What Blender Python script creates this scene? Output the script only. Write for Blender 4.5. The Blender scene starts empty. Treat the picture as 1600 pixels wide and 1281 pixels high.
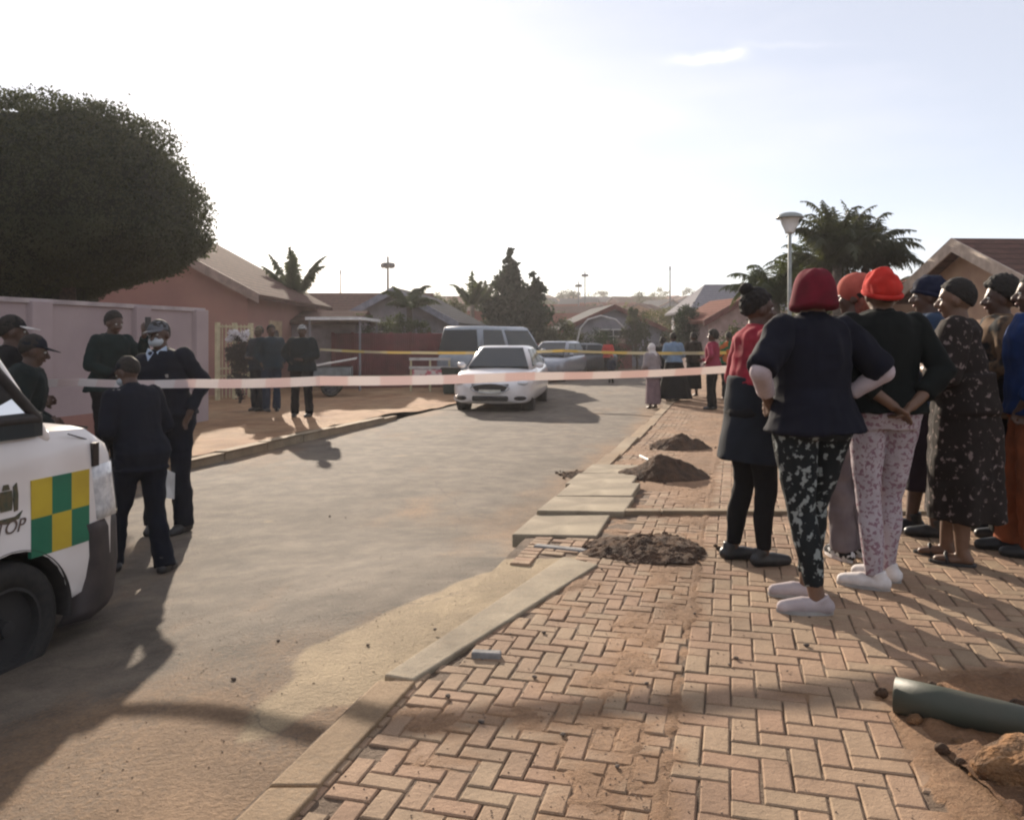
import bpy, bmesh, math, random
from mathutils import Vector, Matrix, noise
import numpy as np
random.seed(7)
R = math.radians
S = bpy.context.scene
C = S.collection
# ---------------------------------------------------------------- camera
F, HX, HY, CH = 1300.0, 800.0, 530.0, 1.30
cam = bpy.data.cameras.new('camera'); co = bpy.data.objects.new('camera', cam); C.objects.link(co)
cam.sensor_fit = 'HORIZONTAL'; cam.sensor_width = 36; cam.lens = 36*F/1600
cam.shift_y = -(640.5-HY)/1600
cam.clip_end = 3000; cam.clip_start = .05
co.location = (0, 0, CH); co.rotation_euler = (R(90), 0, 0)
S.camera = co
def W(px, py, D):
    return Vector(((px-HX)/F*D, D, CH-(py-HY)/F*D))
# ---------------------------------------------------------------- light
SUN_EL, SUN_AZ = 17.8, -17.0
sd = Vector((math.sin(R(SUN_AZ))*math.cos(R(SUN_EL)), math.cos(R(SUN_AZ))*math.cos(R(SUN_EL)), math.sin(R(SUN_EL))))
sl = bpy.data.lights.new('sun', 'SUN'); sl.energy = 4.7; sl.angle = R(.6); sl.color = (1.0, .86, .70)
so = bpy.data.objects.new('sun', sl); C.objects.link(so); so.rotation_euler = sd.to_track_quat('Z', 'Y').to_euler()
w = bpy.data.worlds.new('World'); S.world = w; w.use_nodes = True
nt = w.node_tree; nt.nodes.clear()
sky = nt.nodes.new('ShaderNodeTexSky'); sky.sky_type = 'NISHITA'; sky.sun_disc = False
sky.sun_elevation = R(SUN_EL); sky.sun_rotation = R(SUN_AZ); sky.dust_density = 1.6; sky.air_density = 1.0; sky.ozone_density = 1.5; sky.altitude = 1500
bg = nt.nodes.new('ShaderNodeBackground'); bg.inputs[1].default_value = .062
out = nt.nodes.new('ShaderNodeOutputWorld')
# thin high cloud mixed into the sky colour
tc = nt.nodes.new('ShaderNodeTexCoord'); mp = nt.nodes.new('ShaderNodeMapping'); mp.inputs['Scale'].default_value = (1.2, 1.2, 5.5)
nz = nt.nodes.new('ShaderNodeTexNoise'); nz.inputs['Scale'].default_value = 1.7; nz.inputs['Detail'].default_value = 5
cr = nt.nodes.new('ShaderNodeValToRGB'); cr.color_ramp.elements[0].position = .42; cr.color_ramp.elements[1].position = .80
mx = nt.nodes.new('ShaderNodeMix'); mx.data_type = 'RGBA'; mx.inputs['B'].default_value = (8.8, 8.6, 9.1, 1)
mm = nt.nodes.new('ShaderNodeMath'); mm.operation = 'MULTIPLY_ADD'; mm.inputs[1].default_value = .25; mm.inputs[2].default_value = .50
nt.links.new(tc.outputs['Generated'], mp.inputs[0]); nt.links.new(mp.outputs[0], nz.inputs[0]); nt.links.new(nz.outputs[0], cr.inputs[0])
nt.links.new(cr.outputs[0], mm.inputs[0]); nt.links.new(mm.outputs[0], mx.inputs['Factor'])
nt.links.new(sky.outputs[0], mx.inputs['A'])
def wm(op, a, b=None, c=None):
    n_ = nt.nodes.new('ShaderNodeMath'); n_.operation = op
    for i, q in enumerate((a, b, c)):
        if q is None: continue
        if isinstance(q, (int, float)): n_.inputs[i].default_value = q
        else: nt.links.new(q, n_.inputs[i])
    return n_.outputs[0]
# one small bright cirrus wisp ahead to the right, and a fainter one below it
sx = nt.nodes.new('ShaderNodeSeparateXYZ'); nt.links.new(tc.outputs['Generated'], sx.inputs[0])
yy = wm('MAXIMUM', sx.outputs[1], .05); uu = wm('DIVIDE', sx.outputs[0], yy); vv = wm('DIVIDE', sx.outputs[2], yy)
n3 = nt.nodes.new('ShaderNodeTexNoise'); n3.inputs['Scale'].default_value = 26; n3.inputs['Detail'].default_value = 5; nt.links.new(tc.outputs['Generated'], n3.inputs[0])
wob = wm('MULTIPLY_ADD', n3.outputs[0], .022, -.011)
def wisp(u0, v0, wu, wv, sl, k):
    du = wm('SUBTRACT', uu, u0); a = wm('POWER', wm('ABSOLUTE', wm('DIVIDE', du, wu)), 2.0)
    dv = wm('ADD', wm('SUBTRACT', wm('SUBTRACT', vv, v0), wm('MULTIPLY', du, sl)), wob); b = wm('POWER', wm('ABSOLUTE', wm('DIVIDE', dv, wv)), 2.0)
    return wm('MULTIPLY', wm('POWER', 2.718, wm('MULTIPLY', wm('ADD', a, b), -1.)), k)
wt = wm('MINIMUM', wm('ADD', wm('ADD', wisp(.232, .337, .036, .006, .05, .9), wisp(.268, .344, .014, .005, .25, .6)), wm('ADD', wisp(.10, .275, .10, .018, -.1, .5), wisp(.33, .355, .07, .004, 0, .15))), 1.)
mw = nt.nodes.new('ShaderNodeMix'); mw.data_type = 'RGBA'; mw.inputs['B'].default_value = (9.5, 9.4, 9.6, 1); nt.links.new(wt, mw.inputs['Factor']); nt.links.new(mx.outputs['Result'], mw.inputs['A'])
nt.links.new(mw.outputs['Result'], bg.inputs[0]); nt.links.new(bg.outputs[0], out.inputs[0])
S.view_settings.view_transform = 'Standard'; S.view_settings.look = 'None'; S.view_settings.gamma = 1
S.view_settings.exposure = 1.05
S.cycles.filter_width = 2.2
S.cycles.max_bounces = 6; S.cycles.volume_bounces = 0; S.cycles.transparent_max_bounces = 8
S.cycles.use_denoising = True
# ---------------------------------------------------------------- helpers
def tag(o, label=None, cat=None, group=None, kind=None):
    if label: o['label'] = label
    if cat: o['category'] = cat
    if group: o['group'] = group
    if kind: o['kind'] = kind
    return o
def thing(name, label, cat, loc=(0, 0, 0), rz=0, group=None):
    o = bpy.data.objects.new(name, None); C.objects.link(o); o.location = loc; o.rotation_euler = (0, 0, rz)
    o.empty_display_size = .1
    return tag(o, label, cat, group)
def copy_tree(o, parent=None):
    c = o.copy(); C.objects.link(c); c.parent = parent
    for ch in list(o.children): copy_tree(ch, c)
    return c
MATS = {}
def mat(name, col, rough=.85, col2=None, scale=6, bump=0, bscale=40, metal=0, detail=4, spec=.3, contrast=(.35, .65), coat=0, bdist=.01, emis=None, trans=None):
    if name in MATS: return MATS[name]
    m = bpy.data.materials.new(name); m.use_nodes = True; n = m.node_tree; b = n.nodes['Principled BSDF']
    b.inputs['Roughness'].default_value = rough; b.inputs['Metallic'].default_value = metal
    b.inputs['Specular IOR Level'].default_value = spec; b.inputs['Coat Weight'].default_value = coat
    c1 = (*col, 1); c2 = (*(col2 or tuple(k*.72 for k in col)), 1)
    t = n.nodes.new('ShaderNodeTexCoord')
    z = n.nodes.new('ShaderNodeTexNoise'); z.inputs['Scale'].default_value = scale; z.inputs['Detail'].default_value = detail
    r = n.nodes.new('ShaderNodeValToRGB'); r.color_ramp.elements[0].position = contrast[0]; r.color_ramp.elements[1].position = contrast[1]
    r.color_ramp.elements[0].color = c2; r.color_ramp.elements[1].color = c1
    n.links.new(t.outputs['Object'], z.inputs[0]); n.links.new(z.outputs[0], r.inputs[0]); n.links.new(r.outputs[0], b.inputs['Base Color'])
    if bump:
        z2 = n.nodes.new('ShaderNodeTexNoise'); z2.inputs['Scale'].default_value = bscale; z2.inputs['Detail'].default_value = 4
        bp = n.nodes.new('ShaderNodeBump'); bp.inputs['Strength'].default_value = bump; bp.inputs['Distance'].default_value = bdist
        n.links.new(t.outputs['Object'], z2.inputs[0]); n.links.new(z2.outputs[0], bp.inputs['Height']); n.links.new(bp.outputs[0], b.inputs['Normal'])
    if trans: b.inputs['Transmission Weight'].default_value = trans
    if emis: b.inputs['Emission Color'].default_value = (*emis, 1); b.inputs['Emission Strength'].default_value = 1
    MATS[name] = m; return m
def leafmat(name, c1, c2):
    if name in MATS: return MATS[name]
    m = mat(name, c1, .75, c2, scale=1.3, detail=6, spec=.2)
    n = m.node_tree; b = n.nodes['Principled BSDF']
    tr = n.nodes.new('ShaderNodeBsdfTranslucent'); tr.inputs[0].default_value = (c1[0]*1.5, c1[1]*1.5, c1[2]*.8, 1)
    ms = n.nodes.new('ShaderNodeMixShader'); ms.inputs[0].default_value = .25
    n.links.new(b.outputs[0], ms.inputs[1]); n.links.new(tr.outputs[0], ms.inputs[2]); n.links.new(ms.outputs[0], n.nodes['Material Output'].inputs[0])
    return m
def glassmat(name, col=(.02, .03, .035), rough=.06):
    return mat(name, col, rough, tuple(k*.8 for k in col), spec=.8, coat=.5)
class MB:
    def __init__(s): s.v = []; s.f = []
    def add(s, vs, fs):
        k = len(s.v); s.v += [tuple(a) for a in vs]; s.f += [tuple(i+k for i in f) for f in fs]; return s
    def box(s, lo, hi, M=None):
        (x0, y0, z0), (x1, y1, z1) = lo, hi
        vs = [Vector(p) for p in ((x0,y0,z0),(x1,y0,z0),(x1,y1,z0),(x0,y1,z0),(x0,y0,z1),(x1,y0,z1),(x1,y1,z1),(x0,y1,z1))]
        if M: vs = [M @ p for p in vs]
        return s.add(vs, [(0,3,2,1),(4,5,6,7),(0,1,5,4),(1,2,6,5),(2,3,7,6),(3,0,4,7)])
    def loft(s, rings, cap=True, closed=True):
        n = len(rings[0]); vs = [p for r in rings for p in r]; fs = []
        for i in range(len(rings)-1):
            for j in range(n if closed else n-1):
                fs.append((i*n+j, i*n+(j+1) % n, (i+1)*n+(j+1) % n, (i+1)*n+j))
        if cap: fs += [tuple(range(n-1, -1, -1)), tuple(range((len(rings)-1)*n, len(rings)*n))]
        return s.add(vs, fs)
    def tube(s, pts, rad, n=8, cap=True):
        pts = [Vector(p) for p in pts]; rings = []
        rad = rad if isinstance(rad, (list, tuple)) else [rad]*len(pts)
        up = None
        for i, p in enumerate(pts):
            d = (pts[min(i+1, len(pts)-1)]-pts[max(i-1, 0)]).normalized()
            a = d.orthogonal().normalized() if up is None else (up-d*up.dot(d)).normalized()
            up = a; b = d.cross(a)
            rings.append([p+(a*math.cos(2*math.pi*k/n)+b*math.sin(2*math.pi*k/n))*rad[i] for k in range(n)])
        return s.loft(rings, cap)
    def capsule(s, p0, p1, r0, r1, n=14, flat0=False, flat1=False, ell=1.0, edir=None):
        p0 = Vector(p0); p1 = Vector(p1); d = (p1-p0)
        if d.length < 1e-5: d = Vector((0, 0, 1e-4))
        d.normalize()
        a = Vector(edir) if edir is not None else d.orthogonal()
        a = (a-d*a.dot(d)).normalized(); b = d.cross(a); rings = []
        def ring(c, r): rings.append([c+(a*math.cos(2*math.pi*k/n)*ell+b*math.sin(2*math.pi*k/n))*r for k in range(n)])
        if not flat0:
            for t in (-85, -60, -30): ring(p0+d*r0*math.sin(R(t)), r0*math.cos(R(t)))
        ring(p0, r0); ring(p1, r1)
        if not flat1:
            for t in (30, 60, 85): ring(p1+d*r1*math.sin(R(t)), r1*math.cos(R(t)))
        return s.loft(rings)
    def ellipsoid(s, c, r, n=18, m=12, M=None, fn=None):
        c = Vector(c); rings = []
        for i in range(m+1):
            t = -math.pi/2+math.pi*(.02+.96*i/m); ring = []
            for k in range(n):
                p = Vector((r[0]*math.cos(t)*math.cos(2*math.pi*k/n), r[1]*math.cos(t)*math.sin(2*math.pi*k/n), r[2]*math.sin(t)))
                if M: p = M @ p
                p = c+p
                if fn: p = fn(p)
                ring.append(p)
            rings.append(ring)
        return s.loft(rings)
    def xf(s, fn): s.v = [tuple(fn(Vector(p))) for p in s.v]; return s
    def build(s, name, m, parent=None, smooth=False, sub=0, bevel=0, label=None):
        me = bpy.data.meshes.new(name); me.from_pydata(s.v, [], s.f); me.update()
        if m: me.materials.append(m)
        if smooth: me.polygons.foreach_set('use_smooth', [True]*len(me.polygons))
        o = bpy.data.objects.new(name, me); C.objects.link(o); o.parent = parent
        if bevel:
            b = o.modifiers.new('b', 'BEVEL'); b.width = bevel; b.segments = 2; b.limit_method = 'ANGLE'; b.angle_limit = R(40)
        if sub:
            q = o.modifiers.new('s', 'SUBSURF'); q.levels = sub; q.render_levels = sub
        if label: o['label'] = label
        return o
def remesh(mb, voxel, smooth=2, fn=None):
    me = bpy.data.meshes.new('t'); me.from_pydata(mb.v, [], mb.f); me.update()
    o = bpy.data.objects.new('t', me); C.objects.link(o)
    r = o.modifiers.new('r', 'REMESH'); r.mode = 'VOXEL'; r.voxel_size = voxel; r.use_smooth_shade = True
    if smooth:
        q = o.modifiers.new('s', 'SMOOTH'); q.factor = .5; q.iterations = smooth
    dg = bpy.context.evaluated_depsgraph_get()
    m2 = bpy.data.meshes.new_from_object(o.evaluated_get(dg), depsgraph=dg)
    bpy.data.objects.remove(o); bpy.data.meshes.remove(me)
    if fn and len(m2.vertices):
        co_ = np.empty(len(m2.vertices)*3); m2.vertices.foreach_get('co', co_); no = np.empty(len(m2.vertices)*3); m2.vertices.foreach_get('normal', no)
        co_ = co_.reshape(-1, 3); no = no.reshape(-1, 3)
        for i in range(len(co_)): co_[i] = fn(Vector(co_[i]), Vector(no[i]))
        m2.vertices.foreach_set('co', co_.ravel())
    m2.polygons.foreach_set('use_smooth', [True]*len(m2.polygons)); m2.update()
    return m2
def mobj(name, me, m, parent=None):
    me.materials.clear(); me.materials.append(m); me.name = name
    o = bpy.data.objects.new(name, me); C.objects.link(o); o.parent = parent; return o
def sm(t):
    t = max(0., min(1., t)); return t*t*(3-2*t)
# ---------------------------------------------------------------- ground heights
AX = .265
RO = -.30
def PV(y): return -.14*sm((y-5)/9)
def T(y): return 10.5*sm((y-52)/220)
UK = -1.38; UL = -6.7
def roadz(u, y):
    a = (1-sm((y-4.2)/3.2))
    e = sm((u+4.4)/3.0)
    return RO + (PV(y)-.045-RO)*a*e + .012*noise.noise(Vector((u*1.3, y*.9, 3)))
def gz(x, y):
    u = x-AX*y
    if u > UK: return PV(y)+T(y)
    if u > UL: return roadz(u, y)+T(y)
    return RO+.12*(1-sm((y-16.8)/2))+.02*sm((y-16.8)/2)+T(y)
def gp(px, py):
    z = -.2
    for _ in range(8):
        D = (CH-z)*F/(py-HY); x = (px-HX)/F*D; z = gz(x, D)
    return (x, D)
def place(px, D): 
    x = (px-HX)/F*D
    return Vector((x, D, gz(x, D)))
# ---------------------------------------------------------------- ground materials
def gmat(name, base, base2, dirt, dirt2, attr='dirt', bump=.5, grain=180, patch=None, crack=False, rough=.9, rnd=False, att2=None, col_att2=None):
    m = bpy.data.materials.new(name); m.use_nodes = True; n = m.node_tree; N = n.nodes; L = n.links; b = N['Principled BSDF']
    b.inputs['Roughness'].default_value = rough; b.inputs['Specular IOR Level'].default_value = .25
    t = N.new('ShaderNodeTexCoord')
    def nz(s, d=5, r=.6):
        z = N.new('ShaderNodeTexNoise'); z.inputs['Scale'].default_value = s; z.inputs['Detail'].default_value = d; z.inputs['Roughness'].default_value = r
        L.new(t.outputs['Object'], z.inputs[0]); return z
    def ramp(src, a, c, ca=(0,0,0), cc=(1,1,1)):
        r = N.new('ShaderNodeValToRGB'); r.color_ramp.elements[0].position = a; r.color_ramp.elements[1].position = c
        r.color_ramp.elements[0].color = (*ca, 1); r.color_ramp.elements[1].color = (*cc, 1); L.new(src, r.inputs[0]); return r.outputs[0]
    def mix(f, a, c):
        x = N.new('ShaderNodeMix'); x.data_type = 'RGBA'
        if isinstance(f, float): x.inputs['Factor'].default_value = f
        else: L.new(f, x.inputs['Factor'])
        for k, v in (('A', a), ('B', c)):
            if isinstance(v, tuple): x.inputs[k].default_value = (*v, 1)
            else: L.new(v, x.inputs[k])
        return x.outputs['Result']
    big = nz(.9); mid = nz(4.5, 6); fine = nz(grain, 3, .7); f2 = nz(45, 5, .7)
    colA = mix(ramp(mid.outputs[0], .35, .68), base2, base)
    if rnd:
        a = N.new('ShaderNodeAttribute'); a.attribute_name = 'rnd'
        colA = mix(ramp(a.outputs['Fac'], .0, 1.), mix(.55, colA, rnd[0]), mix(.55, colA, rnd[1]))
    colD = mix(ramp(f2.outputs[0], .3, .7), dirt2, dirt)
    at = N.new('ShaderNodeAttribute'); at.attribute_name = attr
    ad = N.new('ShaderNodeMath'); ad.operation = 'ADD'; L.new(at.outputs['Fac'], ad.inputs[0])
    sb = N.new('ShaderNodeMath'); sb.operation = 'MULTIPLY_ADD'; sb.inputs[1].default_value = .9; sb.inputs[2].default_value = -.45; L.new(f2.outputs[0], sb.inputs[0]); L.new(sb.outputs[0], ad.inputs[1])
    f = ramp(ad.outputs[0], .25, .75)
    col = mix(f, colA, colD)
    if att2:
        a2 = N.new('ShaderNodeAttribute'); a2.attribute_name = att2
        col = mix(ramp(a2.outputs['Fac'], .4, .6), col, mix(ramp(mid.outputs[0], .3, .7), tuple(k*.82 for k in col_att2), col_att2))
    # fine speckle and larger stains
    sp = ramp(fine.outputs[0], .3, .72, (.74, .73, .72), (1.16, 1.15, 1.13))
    x = N.new('ShaderNodeMix'); x.data_type = 'RGBA'; x.blend_type = 'MULTIPLY'; x.inputs['Factor'].default_value = 1; L.new(col, x.inputs['A']); L.new(sp, x.inputs['B'])
    st = ramp(nz(1.6, 8, .68).outputs[0], .36, .62, (.70, .68, .66), (1.10, 1.08, 1.05))
    y = N.new('ShaderNodeMix'); y.data_type = 'RGBA'; y.blend_type = 'MULTIPLY'; y.inputs['Factor'].default_value = 1; L.new(x.outputs['Result'], y.inputs['A']); L.new(st, y.inputs['B'])
    colF = y.outputs['Result']
    hsum = fine.outputs[0]
    if crack:
        vo = N.new('ShaderNodeTexVoronoi'); vo.feature = 'DISTANCE_TO_EDGE'; vo.inputs['Scale'].default_value = .38
        wv = N.new('ShaderNodeVectorMath'); wv.operation = 'MULTIPLY_ADD'; wv.inputs[1].default_value = (.5, .5, .5); L.new(nz(2.2, 5).outputs['Color'], wv.inputs[0]); L.new(t.outputs['Object'], wv.inputs[2]); L.new(wv.outputs[0], vo.inputs['Vector'])
        cf = ramp(vo.outputs['Distance'], .0012, .0042)
        gate = ramp(nz(.35, 2).outputs[0], .44, .56)
        cg = N.new('ShaderNodeMath'); cg.operation = 'MAXIMUM'; L.new(cf, cg.inputs[0]); L.new(gate, cg.inputs[1])
        colF = mix(cg.outputs[0], mix(.5, colF, (.07, .055, .045)), colF)
    L.new(colF, b.inputs['Base Color'])
    bp = N.new('ShaderNodeBump'); bp.inputs['Strength'].default_value = bump; bp.inputs['Distance'].default_value = .006
    ms = N.new('ShaderNodeMath'); ms.operation = 'MULTIPLY_ADD'; ms.inputs[1].default_value = 2.2; L.new(f2.outputs[0], ms.inputs[0]); L.new(hsum, ms.inputs[2])
    L.new(ms.outputs[0], bp.inputs['Height']); L.new(bp.outputs[0], b.inputs['Normal'])
    return m
SAND = (.33, .21, .125); SAND2 = (.20, .115, .066)
m_road = gmat('road_surface', (.195, .163, .130), (.115, .098, .080), (.27, .182, .112), (.175, .115, .072), crack=True, bump=1.0, grain=120, att2='apron', col_att2=(.36, .285, .185))
m_paver = gmat('clay_pavers', (.325, .232, .160), (.24, .165, .115), SAND, SAND2, bump=.5, grain=200, rnd=((.36, .225, .15), (.37, .285, .19)))
m_joint = gmat('paving_joints', (.19, .135, .095), (.11, .078, .055), SAND, SAND2, bump=1.0, grain=150, att2='apron', col_att2=(.36, .285, .185))
m_verge = gmat('bare_verge', (.43, .28, .16), (.33, .21, .12), (.36, .20, .11), (.30, .18, .10), bump=1.2, grain=90)
m_conc = gmat('worn_concrete', (.38, .325, .24), (.27, .23, .17), (.33, .24, .15), (.24, .165, .10), bump=.5, grain=200)
m_ground = mat('dry_ground', (.20, .16, .11), .95, (.12, .11, .07), scale=.12, bump=.5)
def attr(me, name, vals):
    a = me.attributes.new(name, 'FLOAT', 'POINT'); a.data.foreach_set('value', vals)
def fbm(x, y, z=0, o=4): return noise.fractal(Vector((x, y, z)), 1.0, 2.0, o)
def inpoly(x, y, poly):
    c = False; n = len(poly)
    for i in range(n):
        x0, y0 = poly[i]; x1, y1 = poly[(i+1) % n]
        if (y0 > y) != (y1 > y) and x < (x1-x0)*(y-y0)/(y1-y0)+x0: c = not c
    return c
def distpoly(x, y, poly):
    d = 1e9; n = len(poly)
    for i in range(n):
        ax, ay = poly[i]; bx, by = poly[(i+1) % n]; vx, vy = bx-ax, by-ay; t = max(0, min(1, ((x-ax)*vx+(y-ay)*vy)/(vx*vx+vy*vy+1e-9)))
        d = min(d, math.hypot(x-ax-vx*t, y-ay-vy*t))
    return d if inpoly(x, y, poly) else -d
def sheet(name, us, ys, zf, m, attrs, kind='structure'):
    vs = []; n = len(us)
    for y in ys:
        for u in us:
            vs.append((u+AX*y, y, zf(u, y)))
    fs = [(i*n+j, i*n+j+1, (i+1)*n+j+1, (i+1)*n+j) for i in range(len(ys)-1) for j in range(n-1)]
    mb = MB(); mb.v = vs; mb.f = fs; o = mb.build(name, m, smooth=True)
    for k, fn in attrs.items():
        attr(o.data, k, [fn(vs[i*n+j][0], ys[i], us[j]) for i in range(len(ys)) for j in range(n)])
    tag(o, kind=kind); return o
def ylist(y0, y1, k=.012, mn=.02):
    r = [y0]; 
    while r[-1] < y1: r.append(r[-1]+max(mn, abs(r[-1])*k))
    return r
def lin(a, b, n): return [a+(b-a)*i/n for i in range(n+1)]
def g2(px, py, z): 
    D = (CH-z)*F/(py-HY); return ((px-HX)/F*D, D)
APR = [gp(*p) for p in ((905, 866), (850, 870), (760, 892), (680, 925), (600, 962), (540, 985), (480, 1010), (455, 1050), (400, 1100), (370, 1160), (440, 1150), (505, 1100), (590, 1075), (660, 1050), (770, 975), (880, 905), (905, 880))]
PATCH = [gp(350, 848)+(.42, .16), gp(418, 815)+(.20, .10), gp(640, 712)+(.5, .3), gp(480, 765)+(.3, .12)]
def apron(x, y, u):
    q = max([.5-((x-a)/c)**2*.5-((y-b)/d)**2*.5+.25*fbm(x*5, y*7, 3) for a, b, c, d in PATCH])
    if y > 6.6: return max(0, q)
    if y > 6.9 or y < 2.0 or u < -4: return 0.
    return .5+max(-.5, min(.5, 6*(distpoly(x, y, APR)+.05*fbm(x*3, y*3, 9))))
def roaddirt(x, y, u):
    e = (.45*sm((u+2.2)/.8) if y > 6.5 else 0) + .55*sm((u+2.7)/1.2) if y > 5.5 else .22*sm((u+3.3)/1.3)+.45*sm((3.6-y)/1.6)
    e2 = .35*sm((UL+1.0-u)/1.0)
    return max(0, e+e2+.5*fbm(x*.8, y*.45, 2)+.22*fbm(x*4,y*2,4)+.05)
yr = ylist(-6, 1.2, .2, .5)[:-1]+ylist(1.2, 100, .012)
sheet('road', lin(UL, UK+.01, 110), yr, lambda u, y: roadz(u, y)+T(y), m_road, {'dirt': roaddirt, 'apron': apron})
# pavement: bed of joint sand, finely gridded so that sand lies over the pavers in places
DUG = [g2(*p) for p in ((1385, 1085, 0), (1420, 1140, 0), (1455, 1190, 0), (1490, 1281, 0), (1530, 1500, 0), (2200, 1500, 0), (2200, 1062, 0), (1700, 1040, 0), (1480, 1052, 0))]
def sandy(x, y, u):
    s = .42*fbm(x*2.3, y*1.9, 5)+.30*fbm(x*8, y*8, 8)
    if u < -.19: s += .03+.17*sm((-.19-u+.1)/.35)*sm((u+1.1)/.5)
    else: s -= .12
    s += .22*math.exp(-((u+.33)/.17)**2)*(1 if y < 5.5 else .5)
    s += .25*sm((y-6.3)/1.5)
    s += .45*math.exp(-((u+.19)/.03)**2)
    if u > .75: s += .30*sm((2.6-y)/1.0) + .25*sm((u-3.2))
    s += .5*math.exp(-((x-1.75)**2/.10+(y-2.85)**2/.05))
    if x > 1.2 and y < 3.7: s += .7*sm((distpoly(x, y, DUG)+.10)/.1)
    return max(0., min(1., s+.12))
def bedz(u, y):
    x = u+AX*y; s = sandy(x, y, u)
    if u < -.7 and 2 < y < 6.5 and distpoly(x, y, APR) > -.05: return PV(y)-.012+.004*fbm(x*9, y*9, 1)
    return PV(y)-.0055+.0115*sm((s-.38)/.35)+.004*fbm(x*9, y*9, 1)+.003*fbm(x*30, y*30, 2)*sm(s*2)+T(y)
yp = ylist(-6, 1.2, .2, .5)[:-1]+ylist(1.2, 100, .010, .018)
sheet('pavement', lin(UK+.02, 3.2, 190)+lin(3.2, 22, 24)[1:], yp, bedz, m_joint, {'dirt': lambda x, y, u: 1.25*sm((sandy(x, y, u)-.20)/.35)+(1. if y > 15 else 0), 'apron': lambda x, y, u: apron(x, y, u) if u < -.7 and 2 < y < 6.5 else 0.})
# herringbone pavers, each a low block standing in the bed
PITW, = (.103,)
ca, sa = math.cos(math.atan(AX)), math.sin(math.atan(AX))
mbp = MB(); rn = []
def paver(a0, b0, a1, b1):
    # a across the walk, b along it
    g = .0032; a0 += g; b0 += g; a1 -= g; b1 -= g
    ta, tb = random.gauss(0, .008), random.gauss(0, .008); dz = random.gauss(0, .0012)
    ca_, cb_ = (a0+a1)/2, (b0+b1)/2; vs = []
    jx, jy = random.gauss(0, .0012), random.gauss(0, .0012); jr = random.gauss(0, .008)
    for ins, zz in ((0, -.03), (0, -.004), (.005, 0.)):
        for (a, b) in ((a0+ins, b0+ins), (a1-ins, b0+ins), (a1-ins, b1-ins), (a0+ins, b1-ins)):
            a2, b2 = a-ca_, b-cb_; a2, b2 = a2-jr*b2+ca_+jx, b2+jr*a2+cb_+jy
            x = a2*ca+b2*sa; y = -a2*sa+b2*ca
            vs.append((x, y, PV(y)+zz+dz+ta*(a-ca_)+tb*(b-cb_)))
    fs = [(8, 9, 10, 11)]
    for k in range(4):
        for q in (0, 4): fs.append((q+k, q+(k+1) % 4, q+4+(k+1) % 4, q+4+k))
    mbp.add(vs, fs); r = random.random(); rn.extend([r]*9)
def ok(a, b):
    x = a*ca+b*sa; y = -a*sa+b*ca; u = x-AX*y
    if y < 1.0 or y > 17 or u > 4.6: return None
    if y > 5.45 and y < 8.7 and u < -.72: return None
    if y > 6.18 and y < 6.32: return None
    if y > 9 and u < -1.0 and False: return None
    return u
SEAM = -.19*ca
def field(amin, amax, bmin, bmax, oa, ob, skip=None):
    for i in range(int((amin-oa)/PITW)-1, int((amax-oa)/PITW)+2):
        for j in range(int(bmin/PITW)-1, int(bmax/PITW)+2):
            k = (i-j) % 4; a0 = oa+i*PITW; b0 = ob+j*PITW
            if k == 0: bx = (a0, b0, a0+2*PITW, b0+PITW)
            elif k == 3: bx = (a0, b0, a0+PITW, b0+2*PITW)
            else: continue
            a_, b_, c_, d_ = max(bx[0], amin), bx[1], min(bx[2], amax), bx[3]
            if c_-a_ < .03: continue
            u = ok((a_+c_)/2, (b_+d_)/2)
            if u is None: continue
            x = (a_+c_)/2*ca+(b_+d_)/2*sa; y = -(a_+c_)/2*sa+(b_+d_)/2*ca
            if skip and skip(x, y): continue
            if u < -.7 and y < 6.5 and distpoly(x, y, APR) > -.04: continue
            paver(a_, b_, c_, d_)
DUG = [g2(*p) for p in ((1385, 1085, 0), (1420, 1140, 0), (1455, 1190, 0), (1490, 1281, 0), (1530, 1500, 0), (2200, 1500, 0), (2200, 1062, 0), (1700, 1040, 0), (1480, 1052, 0))]
dug = lambda x, y: inpoly(x, y, DUG)
PITW = .089
field(SEAM, 5., .8, 17.5, SEAM, .03, dug)
PITW = .077
field(-1.17*ca, SEAM-.004, .8, 17.5, SEAM-.03, 0)
for k in range(int(16.4/PITW)):   # soldier course behind the kerb
    b0 = .9+k*PITW; a = -1.17*ca
    u = ok(a-.1, b0)
    if u is not None and not (b0 > 3.05 and b0 < 4.6): paver(a-.0-PITW*2+.03, b0, a-.002, b0+PITW)
pv = mbp.build('paving_blocks', m_paver); tag(pv, kind='structure')
a = pv.data.attributes.new('rnd', 'FLOAT', 'FACE'); a.data.foreach_set('value', rn)
attr(pv.data, 'dirt', [.95*sm((sandy(v[0], v[1], v[0]-AX*v[1])-.16)/.5) for v in mbp.v])
# dug soil at lower right
mb = MB(); n = 56; xs = lin(1.35, 4.4, n*2); ys = lin(1.5, 3.6, n); vs = []
for y in ys:
    for x in xs:
        d = distpoly(x, y, DUG); vs.append((x, y, PV(y)-.03+.045*sm((d+.03)/.12)+(.045*abs(fbm(x*4, y*4, 4))+.012*fbm(x*22, y*22, 2))*sm((d+.02)/.15)))
mb.v = vs; k = len(xs); mb.f = [(i*k+j, i*k+j+1, (i+1)*k+j+1, (i+1)*k+j) for i in range(len(ys)-1) for j in range(k-1)]
o = mb.build('dug_soil', gmat('dug_earth', (.25, .14, .075), (.15, .085, .05), (.30, .17, .09), (.2, .11, .06), bump=1.4, grain=70), smooth=True); attr(o.data, 'dirt', [.4]*len(vs)); tag(o, kind='structure')
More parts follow.
